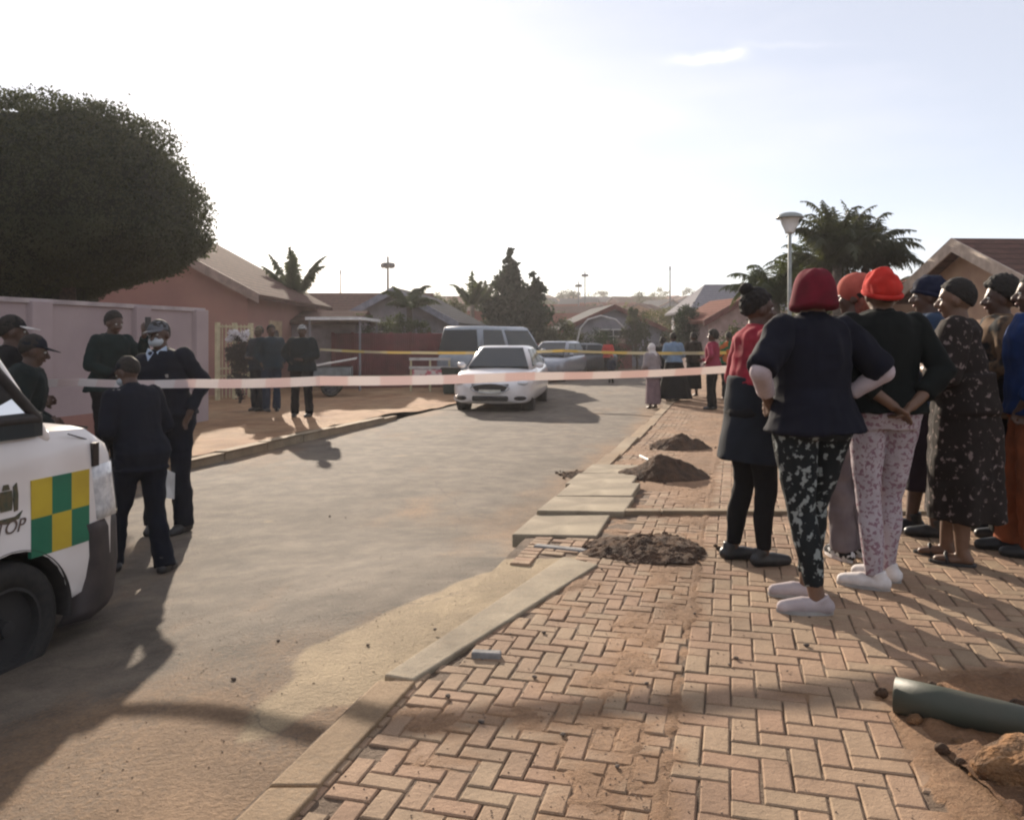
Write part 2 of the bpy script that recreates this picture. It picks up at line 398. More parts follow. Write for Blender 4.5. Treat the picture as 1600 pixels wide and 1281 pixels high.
# verge on the left with tracks and tufts
sheet('verge', lin(-46, -14, 20)+lin(-14, UL-.145, 100)[1:], ylist(-6, 1.2, .2, .5)[:-1]+ylist(1.2, 100, .02, .05), lambda u, y: gz(u+AX*y, y)+.03*fbm(u*1.1, y*1.1, 7)+.008*fbm(u*6, y*6, 3)-.004, m_verge, {'dirt': lambda x, y, u: .5+.5*fbm(x*.9, y*.5, 6)})
# base ground to the horizon
mb = MB(); ys = [-60, -20, -6, 40]+lin(48, 99, 12)+lin(101, 160, 14)+[175, 190, 205, 220, 235, 250, 265, 280, 300, 400]; xs = lin(-350, -150, 4)+lin(-150, 150, 30)[1:]+lin(150, 350, 4)[1:]
vs = [(x, y, (-.75 if y < 100 else -.17)+T(y)+(1.6*fbm(x*.02, y*.02, 1) if y > 110 else 0)) for y in ys for x in xs]
mb.v = vs; k = len(xs); mb.f = [(i*k+j, i*k+j+1, (i+1)*k+j+1, (i+1)*k+j) for i in range(len(ys)-1) for j in range(k-1)]
tag(mb.build('ground', m_ground, smooth=True), kind='structure')
# kerbs
def kerbrun(name, u0, u1, y0, y1, ztop, zbot, m=m_conc, seg=.9, gap=.008):
    mb = MB(); vals = []
    y = y0
    while y < y1-.1:
        ye = min(y+seg, y1); z0 = ztop(y)+random.gauss(0, .006)
        dj = random.gauss(0, .012)
        ra = [Vector((u0+dj+AX*y, y+gap, zbot)), Vector((u0+dj+AX*y, y+gap, z0-.03)), Vector((u0+.03+dj+AX*y, y+gap, z0)), Vector((u1+dj+AX*y, y+gap, z0)), Vector((u1+dj+AX*y, y+gap, zbot))]
        rb = [p+Vector((AX*(ye-y-gap*2), ye-y-gap*2, 0)) for p in ra]
        mb.loft([ra, rb]); y = ye
    o = mb.build(name, m, bevel=.006); attr(o.data, 'dirt', [.62+.6*fbm(v[0]*2, v[1]*2) for v in mb.v]); tag(o, kind='structure'); return o
kerbrun('kerb_left', UL, UL-.15, -4, 16.6, lambda y: RO+.115-.05*sm((y-14)/3), RO-.2, seg=1.0)
kerbrun('kerb_right', UK-.13, UK+.06, 8.8, 40, lambda y: PV(y)+.012, RO-.2, seg=1.0)
kerbrun('kerb_near', UK+.02, UK+.19, .9, 3.15, lambda y: PV(y)+.017, -.3, seg=.75)
# long kerb slab that has drifted away from the line
mb = MB(); A = [g2(600, 1058, 0), g2(645, 1066, 0), g2(935, 884, 0), g2(880, 872, 0)]
mb.loft([[Vector((x, y, -.12)) for x, y in A], [Vector((x, y, .012)) for x, y in A]])
o = mb.build('kerb_slab', m_conc, bevel=.008); attr(o.data, 'dirt', [.25]*8); tag(o, kind='structure')
# shallow step edging across the walk
mb = MB(); 
for k in range(9):
    x0 = .62+k*.5; mb.box((x0, 6.2, -.06), (x0+.49, 6.3, PV(6.2)+.035+random.gauss(0, .004)))
o = mb.build('path_edging', m_conc, bevel=.006); attr(o.data, 'dirt', [.5]*len(mb.v)); tag(o, kind='structure')
# ---------------------------------------------------------------- people
def fabric(name, c, c2=None, pat=None, scale=20, th=(.45, .55), rough=.92):
    if name in MATS: return MATS[name]
    if max(c) < .10: c = tuple(k*.62 for k in c)
    c2 = c2 or tuple(k*.75 for k in c)
    m = mat(name, c, rough, c2 if pat is None else tuple(k*.8 for k in c), scale=9, bump=.35, bscale=160, bdist=.002, spec=.15)
    if pat:
        n = m.node_tree; b = n.nodes['Principled BSDF']; src = b.inputs['Base Color'].links[0].from_socket
        t = n.nodes.new('ShaderNodeTexCoord')
        z = n.nodes.new('ShaderNodeTexNoise' if pat == 'blot' else 'ShaderNodeTexVoronoi'); z.inputs['Scale'].default_value = scale
        if pat == 'blot': z.inputs['Detail'].default_value = 2
        r = n.nodes.new('ShaderNodeValToRGB'); r.color_ramp.elements[0].position = th[0]; r.color_ramp.elements[1].position = th[1]
        if pat == 'dots': r.color_ramp.elements[0].color = (1, 1, 1, 1); r.color_ramp.elements[1].color = (0, 0, 0, 1)
        x = n.nodes.new('ShaderNodeMix'); x.data_type = 'RGBA'; x.inputs['B'].default_value = (*c2, 1)
        n.links.new(t.outputs['Object'], z.inputs[0]); n.links.new(z.outputs[0], r.inputs[0]); n.links.new(r.outputs[0], x.inputs['Factor'])
        n.links.new(src, x.inputs['A']); n.links.new(x.outputs['Result'], b.inputs['Base Color'])
    return m
skin_d = mat('skin_dark', (.085, .045, .030), .5, (.06, .032, .022), scale=14, spec=.4)
skin_m = mat('skin_brown', (.15, .08, .05), .5, (.11, .06, .036), scale=14, spec=.4)
m_hair = mat('black_hair', (.012, .010, .009), .8, (.02, .016, .012), scale=40, bump=1, bscale=120)
m_eyew = mat('eye_white', (.7, .68, .64), .3); m_eyed = mat('eye_dark', (.01, .008, .006), .2); m_lip = mat('lips', (.16, .06, .05), .5)
m_shoeb = mat('black_leather', (.018, .018, .02), .45, (.03, .03, .03), spec=.4); m_white = mat('off_white_canvas', (.62, .58, .56), .8, (.5, .46, .44), scale=20)
m_rub = mat('rubber_sole', (.35, .33, .31), .8)
POSE = {  # elbow, wrist of the right (+x) side; hand direction
 'down': ((.245, -.03, 1.13), (.26, .05, .90), (0, .15, -1)),
 'hips': ((.345, -.09, 1.17), (.185, .06, 1.02), (-.5, .7, -.35)),
 'behind': ((.255, -.12, 1.14), (.07, -.19, .98), (-.8, .0, -.6)),
 'front': ((.24, .0, 1.13), (.09, .24, 1.05), (-.8, .4, .1)),
 'phone': ((.23, .20, 1.22), (.09, .36, 1.46), (-.2, .1, 1)),
 'cross': ((.24, .05, 1.13), (-.06, .20, 1.16), (-1, .1, .1)),
 'pocket': ((.27, -.09, 1.15), (.20, .06, .95), (-.3, .3, -.9)),
}
def person(label, pos, h, yaw, pose=('down', 'down'), fat=1.0, lean=(0, 0), head=0, legs=None, top=None, bottom=None, over=None,
           shoes=None, hair='short', hat=None, skin=skin_d, near=True, extra=(), mask=False, hdrop=.012, name='person', group=None, knee=.03, bust=0, nod=0):
    s = h/1.70
    root = thing(name, label, 'person', pos, R(yaw), group)
    vox = .0085 if near else .016
    legs = legs or ((-.10, 0, 8), (.10, 0, -8))       # ankle x, y, toe-out degrees
    hx = sum(l[0] for l in legs)/2; 
    def bend(p, wt=1.0):
        a, b = R(lean[0]), R(lean[1]); z0 = .95
        q = p-Vector((0, 0, z0)); q = Matrix.Rotation(-a*wt, 3, 'X') @ q; q = Matrix.Rotation(b*wt, 3, 'Y') @ q
        return q+Vector((0, 0, z0))
    def bw(p): return bend(p, sm((p.z-.84)/.3))
    sc = lambda p: p*s
    HC = Vector((0, .012, 1.47))
    Rh = Matrix.Rotation(R(head), 3, 'Z') @ Matrix.Rotation(R(-nod), 3, 'X')
    def hd(p): return bend(Rh @ (p-HC)+HC-Vector((0, 0, hdrop)))
    fx = .5+.5*fat
    TS = [(.84, .145*fat, .115*fat, -.01), (.93, .165*fat, .125*fat, -.025), (1.00, .150*fat, .115*fat, -.012), (1.09, .128*(fat*1.1-.1), .10*fat, .0), (1.20, .140*fat, .108*fat, .004+bust*.4), (1.30, .155*fx, .110*fx, .004+bust*.6), (1.38, .160*fx, .095, -.004), (1.425, .115, .072, -.008), (1.45, .06, .055, -.004)]
    def torso(mb, grow=1.0, add=0., zmin=0, n=26, hem=None, hemgrow=0, zmax=9):
        rings = []
        T_ = [t for t in TS if t[0] > (hem or 0)+.01 and t[0] <= zmax]
        if hem is not None:
            t0 = T_[0] if hem > TS[0][0] else TS[0]
            T_ = [(hem, t0[1]+hemgrow, t0[2]+hemgrow, t0[3])]+T_
        for (z, rx, ry, oy) in T_:
            rx = rx*grow+add; ry = ry*grow+add; ring = []
            for k in range(n):
                t = 2*math.pi*k/n; c, d = math.cos(t), math.sin(t)
                q = abs(c)**.85*(1 if c > 0 else -1); e = abs(d)**.85*(1 if d > 0 else -1)
                ring.append(bw(Vector((rx*q, oy+ry*e, z))))
            rings.append(ring)
        mb.loft(rings)
    def arm(mb, side, pz, part=(0, 1), grow=1.0, add=0., hand=False, flat=True):
        e, wv, hdv = POSE[pz]
        sh = Vector((.165*fx*side, -.005, 1.375)); E = Vector((e[0]*side+(fat-1)*.12*side, e[1], e[2])); Wr = Vector((wv[0]*side+((fat-1)*.12*side if pz in ('down', 'hips', 'pocket') else 0), wv[1], wv[2]))
        sh, E, Wr = bend(sh), bend(E), bend(Wr); hv = Vector((hdv[0]*side, hdv[1], hdv[2])).normalized()
        L1 = part[1]
        if L1 <= .5:
            P = sh.lerp(E, L1*2); mb.capsule(sh, P, .056*grow*fx+add, (.050*grow*fx+add*1.25), flat1=flat)
        else:
            mb.capsule(sh, E, .056*grow*fx+add, .043*grow*fx+add)
            t = (L1-.5)*2; P = E.lerp(Wr, t); mb.capsule(E, P, .041*grow*fx+add, (.041+(.027-.041)*t)*grow+add, flat1=flat)
        if hand:
            sd_ = hv.cross(Vector((side, 0, 0)) if abs(hv.x) < .9 else Vector((0, 1, 0))).normalized()
            nn = hv.cross(sd_).normalized()
            mb.capsule(Wr, Wr+hv*.03, .025, .027)
            mb.capsule(Wr+hv*.025, Wr+hv*.075, .029, .034, ell=.5, edir=nn)
            if near:
                for i, (o_, ln) in enumerate(((-.031, .066), (-.0105, .076), (.0105, .07), (.031, .055))):
                    b0 = Wr+hv*.085+sd_*o_*.95; d1 = (hv+sd_*o_*3.2+nn*.12*side).normalized(); d2 = (hv*.85+nn*.5*side).normalized()
                    m_ = b0+d1*ln*.5; mb.capsule(b0, m_, .0092, .0086, n=8); mb.capsule(m_, m_+d2*ln*.5, .0086, .0075, n=8)
                tb = Wr+hv*.035-sd_*.028; tv = (hv*.75-sd_*.65).normalized(); mb.capsule(tb, tb+tv*.035, .0125, .0105, n=8); mb.capsule(tb+tv*.035, tb+tv*.035+(hv*.95-sd_*.2).normalized()*.03, .0105, .009, n=8)
            else:
                mb.capsule(Wr+hv*.08, Wr+hv*.15, .03, .018, ell=.55, edir=nn)
    def leg(mb, i, grow=1., add=0., zend=.07, flat=False, calf=True, loose=None):
        ax, ay, tz = legs[i]; sx = -1 if i == 0 else 1
        H = Vector((.085*sx*fat, -.005, .885)); A = Vector((ax, ay, .075)); K = (H+A)/2+Vector((0, knee, .0)); K.z = .475
        rt, rk, ra = .088*fat, .056*fx, .038
        mb.capsule(H, K, rt*grow+add, rk*grow+add)
        if zend < .47:
            t = (.475-zend)/(.475-.075); P = K.lerp(A, t)
            if loose: mb.capsule(K, P, rk*grow+add, loose, flat1=flat)
            else:
                Q = K.lerp(P, .45)+Vector((0, -.012, 0)); mb.capsule(K, Q, rk*grow+add, .053*fx*grow+add); mb.capsule(Q, P, .053*fx*grow+add, (ra+(1-t)*.014)*grow+add, flat1=flat)
    def shoe(i, m, grow=1., high=0, sole=None):
        ax, ay, tz = legs[i]; mb = MB(); q = Matrix.Translation(Vector((ax, ay, 0))) @ Matrix.Rotation(R(-tz), 4, 'Z')
        P = lambda *a: q @ Vector(a)
        mb.capsule(P(0, -.045, .038), P(0, .06, .036), .040*grow, .041*grow); mb.capsule(P(0, .06, .036), P(0, .155, .026), .043*grow, .032*grow, ell=1.1, edir=q.to_3x3() @ Vector((1, 0, 0)))
        mb.capsule(P(0, -.03, .05), P(0, -.015, .10+high), .040, .044 if high < .02 else .05, flat1=True)
        fn = lambda p, n_: Vector((p.x, p.y, max(p.z, 0.)))*s
        o = mobj('shoe', remesh(mb, vox*.9, 2, fn), m, root)
        if sole:
            mb2 = MB(); rings = []
            for z in (0, .018):
                ring = []
                for k in range(20):
                    t = 2*math.pi*k/20; y = .055+.135*math.sin(t); x = (.046 if y > .02 else .040)*math.cos(t)*1.03
                    ring.append((q @ Vector((x, y, z)))*s)
                rings.append(ring)
            mb2.loft(rings); mb2.build('sole', sole, o)
        return o
    # ---- body: one continuous surface
    mb = MB(); torso(mb, .93)
    for i in (0, 1):
        leg(mb, i, .93); ax, ay, tz = legs[i]; q = Matrix.Translation(Vector((ax, ay, 0))) @ Matrix.Rotation(R(-tz), 4, 'Z')
        mb.capsule(q @ Vector((0, -.035, .035)), q @ Vector((0, .05, .032)), .030, .032); mb.capsule(q @ Vector((0, .05, .03)), q @ Vector((0, .135, .02)), .034, .022, ell=1.2, edir=q.to_3x3() @ Vector((1, 0, 0)))
        mb.capsule(q @ Vector((0, -.02, .05)), Vector((ax, ay, .1)), .034, .036)
    for sd_, pz in ((-1, pose[0]), (1, pose[1])): arm(mb, sd_, pz, hand=True)
    mb.capsule(bend(Vector((0, -.012, 1.40))), hd(Vector((0, .0, 1.53))), .056*fx, .052*fx)
    hdM = MB()
    hdM.ellipsoid((0, -.012, 1.602), (.074, .094, .098)); hdM.ellipsoid((0, .022, 1.545), (.056, .066, .062)); hdM.capsule((0, .05, 1.50), (0, .045, 1.52), .028, .03)
    hdM.capsule((0, .083, 1.588), (0, .103, 1.555), .010, .0165, n=8); hdM.ellipsoid((.016, .088, 1.551), (.010, .012, .008)); hdM.ellipsoid((-.016, .088, 1.551), (.010, .012, .008))
    hdM.capsule((-.035, .072, 1.605), (.035, .072, 1.605), .014, .014, n=8)
    for k in (-1, 1): hdM.ellipsoid((k*.076, -.008, 1.57), (.010, .020, .032)); hdM.ellipsoid((k*.032, .062, 1.555), (.022, .022, .02))
    hdM.xf(hd); k0 = len(mb.v); mb.add(hdM.v, hdM.f)
    def fb(p, n_): return Vector((p.x, p.y, max(p.z, 0.)))*s
    body = mobj('body', remesh(mb, vox, 2, fb), skin, root)
    if near:
        for k in (-1, 1):
            e = MB().ellipsoid((k*.030, .071, 1.588), (.0125, .012, .009), 10, 8).xf(hd).xf(sc).build('eye', m_eyew, root, True)
            MB().ellipsoid((k*.030, .0815, 1.588), (.0055, .003, .0055), 8, 6).xf(hd).xf(sc).build('iris', m_eyed, e, True)
        if not mask: MB().ellipsoid((0, .083, 1.524), (.024, .012, .009), 12, 8).xf(hd).xf(sc).build('lips', m_lip, root, True)
    # ---- clothes
    sd0 = random.random()*50
    def folds(amp, az=.4, f=9):
        def fn(p, n_):
            a = noise.noise(Vector((p.x*f+sd0, p.y*f, p.z*f*az)))+.5*noise.noise(Vector((p.x*f*2.3, p.y*f*2.3+sd0, p.z*f*1.4*az)))
            b = 1-abs(noise.noise(Vector((p.x*5, p.y*5+sd0, p.z*11))))*2
            q = p+n_*(amp*a+amp*.45*b); q.z = max(q.z, .004); return q*s
        return fn
    if bottom:
        k, m = bottom[0], bottom[1]
        mb = MB()
        if k in ('trousers', 'leggings', 'wide', 'shorts'):
            ad = {'trousers': .012, 'leggings': .004, 'wide': .022, 'shorts': .02}[k]
            torso(mb, 1.0, ad, hem=.84, zmax=1.1)
            ze = bottom[2] if len(bottom) > 2 else (.10 if k == 'leggings' else .055)
            for i in (0, 1): leg(mb, i, 1.0, ad, zend=ze, flat=True, loose=None if k == 'leggings' else (.075 if k == 'trousers' else .10))
            am = .006 if k == 'leggings' else .012
            mobj(k if k in ('trousers', 'leggings', 'shorts') else 'trousers', remesh(mb, vox*1.15, 2, folds(am, .8, 12)), m, root)
        else:  # skirt: folded cone
            z1, flare, hemz = 1.06, bottom[3] if len(bottom) > 3 else .24, bottom[2]
            rings = []; N_ = 48; nf = 7
            for j in range(13):
                z = z1+(hemz-z1)*j/12; t = j/12
                base = [a for a in TS if a[0] <= z+.06]; rx0, ry0 = .155*fat+.012, .125*fat+.012
                if z > 1.0: rx0, ry0 = .135*fat+.012, .108*fat+.012
                rx = rx0+(flare-rx0)*t if flare else rx0; ry = ry0+(flare*.85-ry0)*t
                rings.append([Vector((rx*math.cos(2*math.pi*i/N_)*(1+.06*t*math.sin(nf*2*math.pi*i/N_+sd0)), -.01+ry*math.sin(2*math.pi*i/N_)*(1+.06*t*math.sin(nf*2*math.pi*i/N_+sd0)), z)) for i in range(N_)])
            mb.loft([[bw(p) if p.z > .95 else p for p in r] for r in rings])
            mobj('skirt', remesh(mb, vox*1.3, 1, folds(.006, .2)), m, root)
    if top:
        m, slv, hem = top[:3]; ad = top[3] if len(top) > 3 else .014
        mb = MB(); torso(mb, 1.03, ad, hem=hem, hemgrow=.014+ad*.4)
        for sd_, pz in ((-1, pose[0]), (1, pose[1])): arm(mb, sd_, pz, (0, slv), 1.05, ad*.55)
        mb.capsule(bend(Vector((0, -.01, 1.40))), bend(Vector((0, 0, 1.462))), .066*fx, .062*fx, flat1=True)
        nm = top[4] if len(top) > 4 else 'shirt'
        mobj(nm, remesh(mb, vox*1.1, 2, folds(.013 if near else .005)), m, root)
    if over:   # dress or gown: hem z, flare
        m, slv, hem, flare = over[:4]; mb = MB(); torso(mb, 1.04, .02, hem=.9)
        rings = []; N_ = 48
        for j in range(12):
            z = 1.12+(hem-1.12)*j/11; t = j/11; rx = .15*fat+.02+(flare-.15*fat-.02)*t; ry = .125*fat+.02+(flare*.82-.125*fat-.02)*t
            rings.append([Vector((rx*math.cos(2*math.pi*i/N_), -.01+ry*math.sin(2*math.pi*i/N_), z))*1.0+Vector((math.cos(2*math.pi*i/N_), math.sin(2*math.pi*i/N_), 0))*.022*t*math.sin(6*2*math.pi*i/N_+sd0+2*t) for i in range(N_)])
        mb.loft([[bw(p) if p.z > .95 else p for p in r] for r in rings])
        for sd_, pz in ((-1, pose[0]), (1, pose[1])): arm(mb, sd_, pz, (0, slv), 1.05, .022)
        mobj('dress', remesh(mb, vox*1.15, 2, folds(.014, .3)), m, root)
    for i in (0, 1):
        if shoes: shoe(i, shoes[0], 1.05, shoes[1], shoes[2] if len(shoes) > 2 else None)
    # ---- hair and headwear
    def cap_shell(cx, r, zc, plane_z, slope, nmz=.004, fr=30, name='hair', m=m_hair, vxx=None):
        mb = MB().ellipsoid(cx, r, 22, 14)
        def cut(p):
            lim = plane_z+slope*(p.y-cx[1])
            return Vector((p.x*.97, p.y, lim)) if p.z < lim else p
        mb.xf(cut); mb.xf(hd)
        def fn(p, n_): return (p+n_*(nmz*noise.noise(p*fr)))*s
        return mobj(name, remesh(mb, vxx or vox, 1, fn), m, root)
    if hair in ('short', 'bun', 'long', 'afro', 'braids'):
        g = {'short': .010, 'bun': .012, 'long': .018, 'afro': .045, 'braids': .02}[hair]
        if True:
            if hat: g *= .35
            cap_shell((0, -.020, 1.607), (.078+g*.8, .096+g*.7, .100+g), 0, 1.585, .85, .010 if hair != 'short' else .004, 45)
        if hair == 'bun':
            o = MB().ellipsoid((0, -.09, 1.70), (.045, .045, .04)).xf(hd).xf(lambda p: (p+Vector((noise.noise(p*40), noise.noise(p*40+Vector((5, 5, 5))), 0))*.012)*s).build('hair_bun', m_hair, root, True)
        if hair in ('long', 'braids'):
            mb = MB(); mb.ellipsoid((0, -.055, 1.52), (.085, .06, .14)); mb.xf(hd)
            mobj('hair_length', remesh(mb, vox, 1, lambda p, n_: (p+n_*.014*noise.noise(Vector((p.x*50, p.y*50, p.z*12))))*s), m_hair if hair == 'long' else extra_braid, root)
    if hat:
        k, m = hat[:2]
        if k == 'beanie':
            o = cap_shell((0, -.016, 1.615), (.090, .112, .112), 0, 1.580, .32, .013, 22, 'beanie', m)
            mb = MB(); pts = [hd(Vector((.0885*math.cos(t*math.pi/12), -.016+.108*math.sin(t*math.pi/12), 1.588+.32*.108*math.sin(t*math.pi/12)))) for t in range(25)]
            mb.tube(pts, .0135, 8).xf(sc).build('beanie_cuff', m, o, True)
        if k == 'bucket':
            rings = []
            for (z, r, ry) in ((1.520, .122, .138), (1.55, .117, .133), (1.59, .108, .125), (1.64, .102, .120), (1.685, .090, .108), (1.72, .066, .08), (1.735, .03, .04)):
                rings.append([Vector((r*math.cos(2*math.pi*q/24)*(1+.025*math.sin(5*q+z*30)+.02*math.sin(3*q+z*50)), -.014+ry*math.sin(2*math.pi*q/24), z+.006*math.sin(q*1.3)-.10*(ry*math.sin(2*math.pi*q/24)) * (1 if z < 1.57 else .2))) for q in range(24)])
            MB().loft(rings).xf(hd).xf(sc).build('bucket_hat', m, root, True, sub=1)
        if k == 'peaked':
            rings = []
            for (z, r, dy) in ((1.625, .086, 0), (1.655, .089, 0), (1.668, .094, 0), (1.695, .125, .012), (1.71, .128, .014), (1.722, .10, .01), (1.726, .03, 0)):
                rings.append([Vector((r*math.cos(2*math.pi*q/24), -.012+dy+r*1.12*math.sin(2*math.pi*q/24), z+(.12*r*math.sin(2*math.pi*q/24)))) for q in range(24)])
            o = MB().loft(rings).xf(hd).xf(sc).build('peaked_cap', m, root, True)
            mb = MB(); a = []; b = []
            for q in range(13):
                t = math.pi*(.08+.84*q/12); a.append(Vector((.084*math.cos(t), -.012+.095*math.sin(t), 1.632))); b.append(Vector((.098*math.cos(t), -.012+.155*math.sin(t), 1.612)))
            up = Vector((0, 0, .005)); rr = [[a[i], b[i], b[i]+up, a[i]+up] for i in range(13)]
            mb.loft(rr).xf(hd).xf(sc).build('cap_peak', m_shoeb, o, True)
            MB().ellipsoid((0, .094, 1.668), (.016, .006, .018), 10, 8).xf(hd).xf(sc).build('cap_badge', mat('brass_badge', (.55, .42, .15), .35, metal=.8), o, True)
        if k == 'ballcap':
            o = cap_shell((0, -.014, 1.612), (.081, .099, .092), 0, 1.610, .05, .005, 18, 'cap', m)
            mb = MB(); rr = []
            for q in range(11):
                t = math.pi*(.15+.7*q/10); p = Vector((.082*math.cos(t), .085*math.sin(t), 1.622)); e_ = Vector((.085*math.cos(t), .175*math.sin(t), 1.608)); rr.append([p, e_, e_+Vector((0, 0, .005)), p+Vector((0, 0, .006))])
            mb.loft(rr).xf(hd).xf(sc).build('cap_peak', hat[2] if len(hat) > 2 else m, o, True)
        if k == 'scarf':
            mb = MB(); mb.ellipsoid((0, -.02, 1.60), (.092, .108, .12)); mb.capsule((0, -.03, 1.50), (0, -.06, 1.38), .085, .11)
            mb.xf(lambda p: Vector((p.x, min(p.y, .045+.5*abs(p.x)), p.z))).xf(hd)
            mobj('headscarf', remesh(mb, vox, 1, folds(.006)), m, root)
    if mask:
        mb = MB(); mb.ellipsoid((0, .048, 1.535), (.057, .062, .044), 16, 10); mb.xf(lambda p: Vector((p.x, max(p.y, .02), p.z))).xf(hd).xf(sc)
        mb.build('face_mask', mat('pale_mask', (.40, .44, .47), .9, (.34, .37, .40)), root, True)
    root['_s'] = s
    return root, (lambda p: bend(Vector(p))*s), (lambda p: hd(Vector(p))*s)
extra_braid = mat('auburn_hair', (.20, .05, .03), .7, (.10, .03, .02), scale=30)
navy = fabric('navy_uniform', (.012, .016, .028)); navyt = fabric('navy_cotton', (.014, .015, .026)); blackf = fabric('black_cotton', (.014, .014, .016)); 
def at(px, D): return place(px, D)
# officers in the road
r, pb, ph = person('officer in dark uniform and cap seen from behind, leaning, nearest the ambulance nose', at(220, 5.72), 1.50, 58, ('front', 'front'), 1.12, (14, 0), 14, ((-.10, .20, 0), (.08, -.18, 60)), (navy, 1, .80, .022, 'jacket'), ('trousers', navy), shoes=(m_shoeb, .03), hat=('ballcap', navy), mask=True, name='officer', nod=12)
for k in (-1, 1):
    MB().box((k*.16-.035, -.06, 1.405), (k*.16+.035, .05, 1.425)).xf(lambda p: pb(p)).build('epaulette', fabric('silver_braid', (.35, .33, .30)), r, bevel=.004)
MB().ellipsoid((-.232, -.03, 1.27), (.016, .034, .045)).xf(lambda p: pb(p)).build('sleeve_badge', mat('shoulder_patch', (.40, .24, .06), .7, (.3, .05, .03), scale=60), r, True)
r, pb, ph = person('officer facing the camera with pale face mask, blue collar and grey cap', at(266, 6.95), 1.78, 172, ('pocket', 'down'), 1.08, (4, 7), 0, ((-.12, 0, 10), (.12, .03, -14)), (navy, 1, .93, .020, 'jersey'), ('trousers', navy), shoes=(m_shoeb, .03), hat=('ballcap', fabric('grey_cap', (.11, .115, .13))), mask=True, name='officer')
mb = MB()
for k in (-1, 1): mb.loft([[Vector((k*.012, .075, 1.44)), Vector((k*.075, .035, 1.475)), Vector((k*.085, .055, 1.44)), Vector((k*.05, .105, 1.38))], [Vector((k*.012, .085, 1.44)), Vector((k*.078, .045, 1.48)), Vector((k*.09, .065, 1.44)), Vector((k*.052, .117, 1.38))]])
mb.xf(lambda p: pb(p)).build('collar', fabric('pale_blue_shirt', (.42, .50, .62)), r)
MB().box((-.11, .12, 1.235), (-.06, .142, 1.26)).xf(pb).build('name_tape', fabric('silver_braid', (.3, .3, .3)), r)
# white papers held low by the masked officer
t = thing('paper_sheet', 'folded white paper held low beside the masked officer', 'paper', place(262, 6.75)+Vector((0, 0, .42)), R(20))
MB().loft([[Vector((-.05, 0, -.10)), Vector((.05, .01, -.12)), Vector((.055, 0, .09)), Vector((-.04, .02, .14))], [Vector((-.05, .012, -.10)), Vector((.05, .022, -.12)), Vector((.055, .012, .09)), Vector((-.04, .032, .14))]]).build('sheet', mat('paper', (.7, .7, .68), .8), t)
MB().tube([(-.04, .01, .14), (-.06, 0, .35), (-.05, .02, .5)], .004).build('cord', mat('paper', (.7, .7, .68)), t)
# man with the phone by the wall
r, pb, ph = person('man in dark green jacket by the boundary wall holding up a phone', at(170, 9.2), 1.80, -115, ('phone', 'front'), 1.05, (6, 0), 0, None, (fabric('dark_green_fleece', (.014, .03, .03)), 1, .86, .03, 'jacket'), ('trousers', blackf), shoes=(m_shoeb, 0), nod=8)
t = thing('phone', 'dark phone held up by the man in the green jacket', 'phone', r.location+Matrix.Rotation(R(-115), 3, 'Z') @ pb((-.09, .40, 1.60)), R(-115)); MB().box((-.038, -.005, -.075), (.038, .005, .075)).build('phone_case', m_shoeb, t, bevel=.004); MB().box((-.034, -.0075, -.066), (.034, -.0055, .066)).build('screen', glassmat('phone_glass'), t)
# two people beyond the ambulance bonnet
r, pb, ph = person('person in black jacket and black cap with pale brim beyond the ambulance', at(8, 6.6), 1.80, -60, ('front', 'front'), 1.1, (5, 0), 0, None, (blackf, 1, .86, .03, 'jacket'), ('trousers', blackf), shoes=(m_shoeb, 0), hat=('ballcap', blackf, mat('off_white_canvas', (.6, .6, .6))))
r, pb, ph = person('stooping officer in dark green padded vest and navy cap beyond the ambulance bonnet', at(18, 6.1), 1.66, -62, ('front', 'front'), 1.15, (14, 0), 0, None, (fabric('dark_vest', (.018, .028, .028)), 1, .86, .035, 'jacket'), ('trousers', navy), shoes=(m_shoeb, 0), hat=('ballcap', navy), name='officer')
# far left officers on the verge
r, pb, ph = person('officer in dark blue coat standing left of a pair on the sandy verge', at(404, 17.5), 1.80, 150, ('front', 'front'), 1.12, (0, 0), 0, None, (fabric('blue_coat', (.02, .035, .06)), 1, .82, .035, 'jacket'), ('trousers', navy), shoes=(m_shoeb, 0), near=False, name='officer', hat=('ballcap', fabric('tan_cap', (.15, .12, .08))))
r, pb, ph = person('officer in teal blue jacket standing right of a pair on the sandy verge', at(424, 17.2), 1.80, -150, ('pocket', 'pocket'), 1.12, (0, 0), 0, None, (fabric('teal_coat', (.02, .045, .065)), 1, .84, .035, 'jacket'), ('trousers', fabric('blue_trousers', (.02, .04, .08))), shoes=(m_shoeb, 0), near=False, name='officer')
r, pb, ph = person('officer in bulky dark jacket standing alone at the kerb with pale cap', at(472, 15.9), 1.77, 175, ('front', 'hips'), 1.18, (0, 0), 0, ((-.14, 0, 10), (.14, 0, -10)), (fabric('green_black_coat', (.018, .03, .036)), 1, .84, .05, 'jacket'), ('trousers', blackf), shoes=(m_shoeb, 0), near=False, name='officer', hat=('ballcap', fabric('pale_cap', (.4, .4, .4)), blackf))
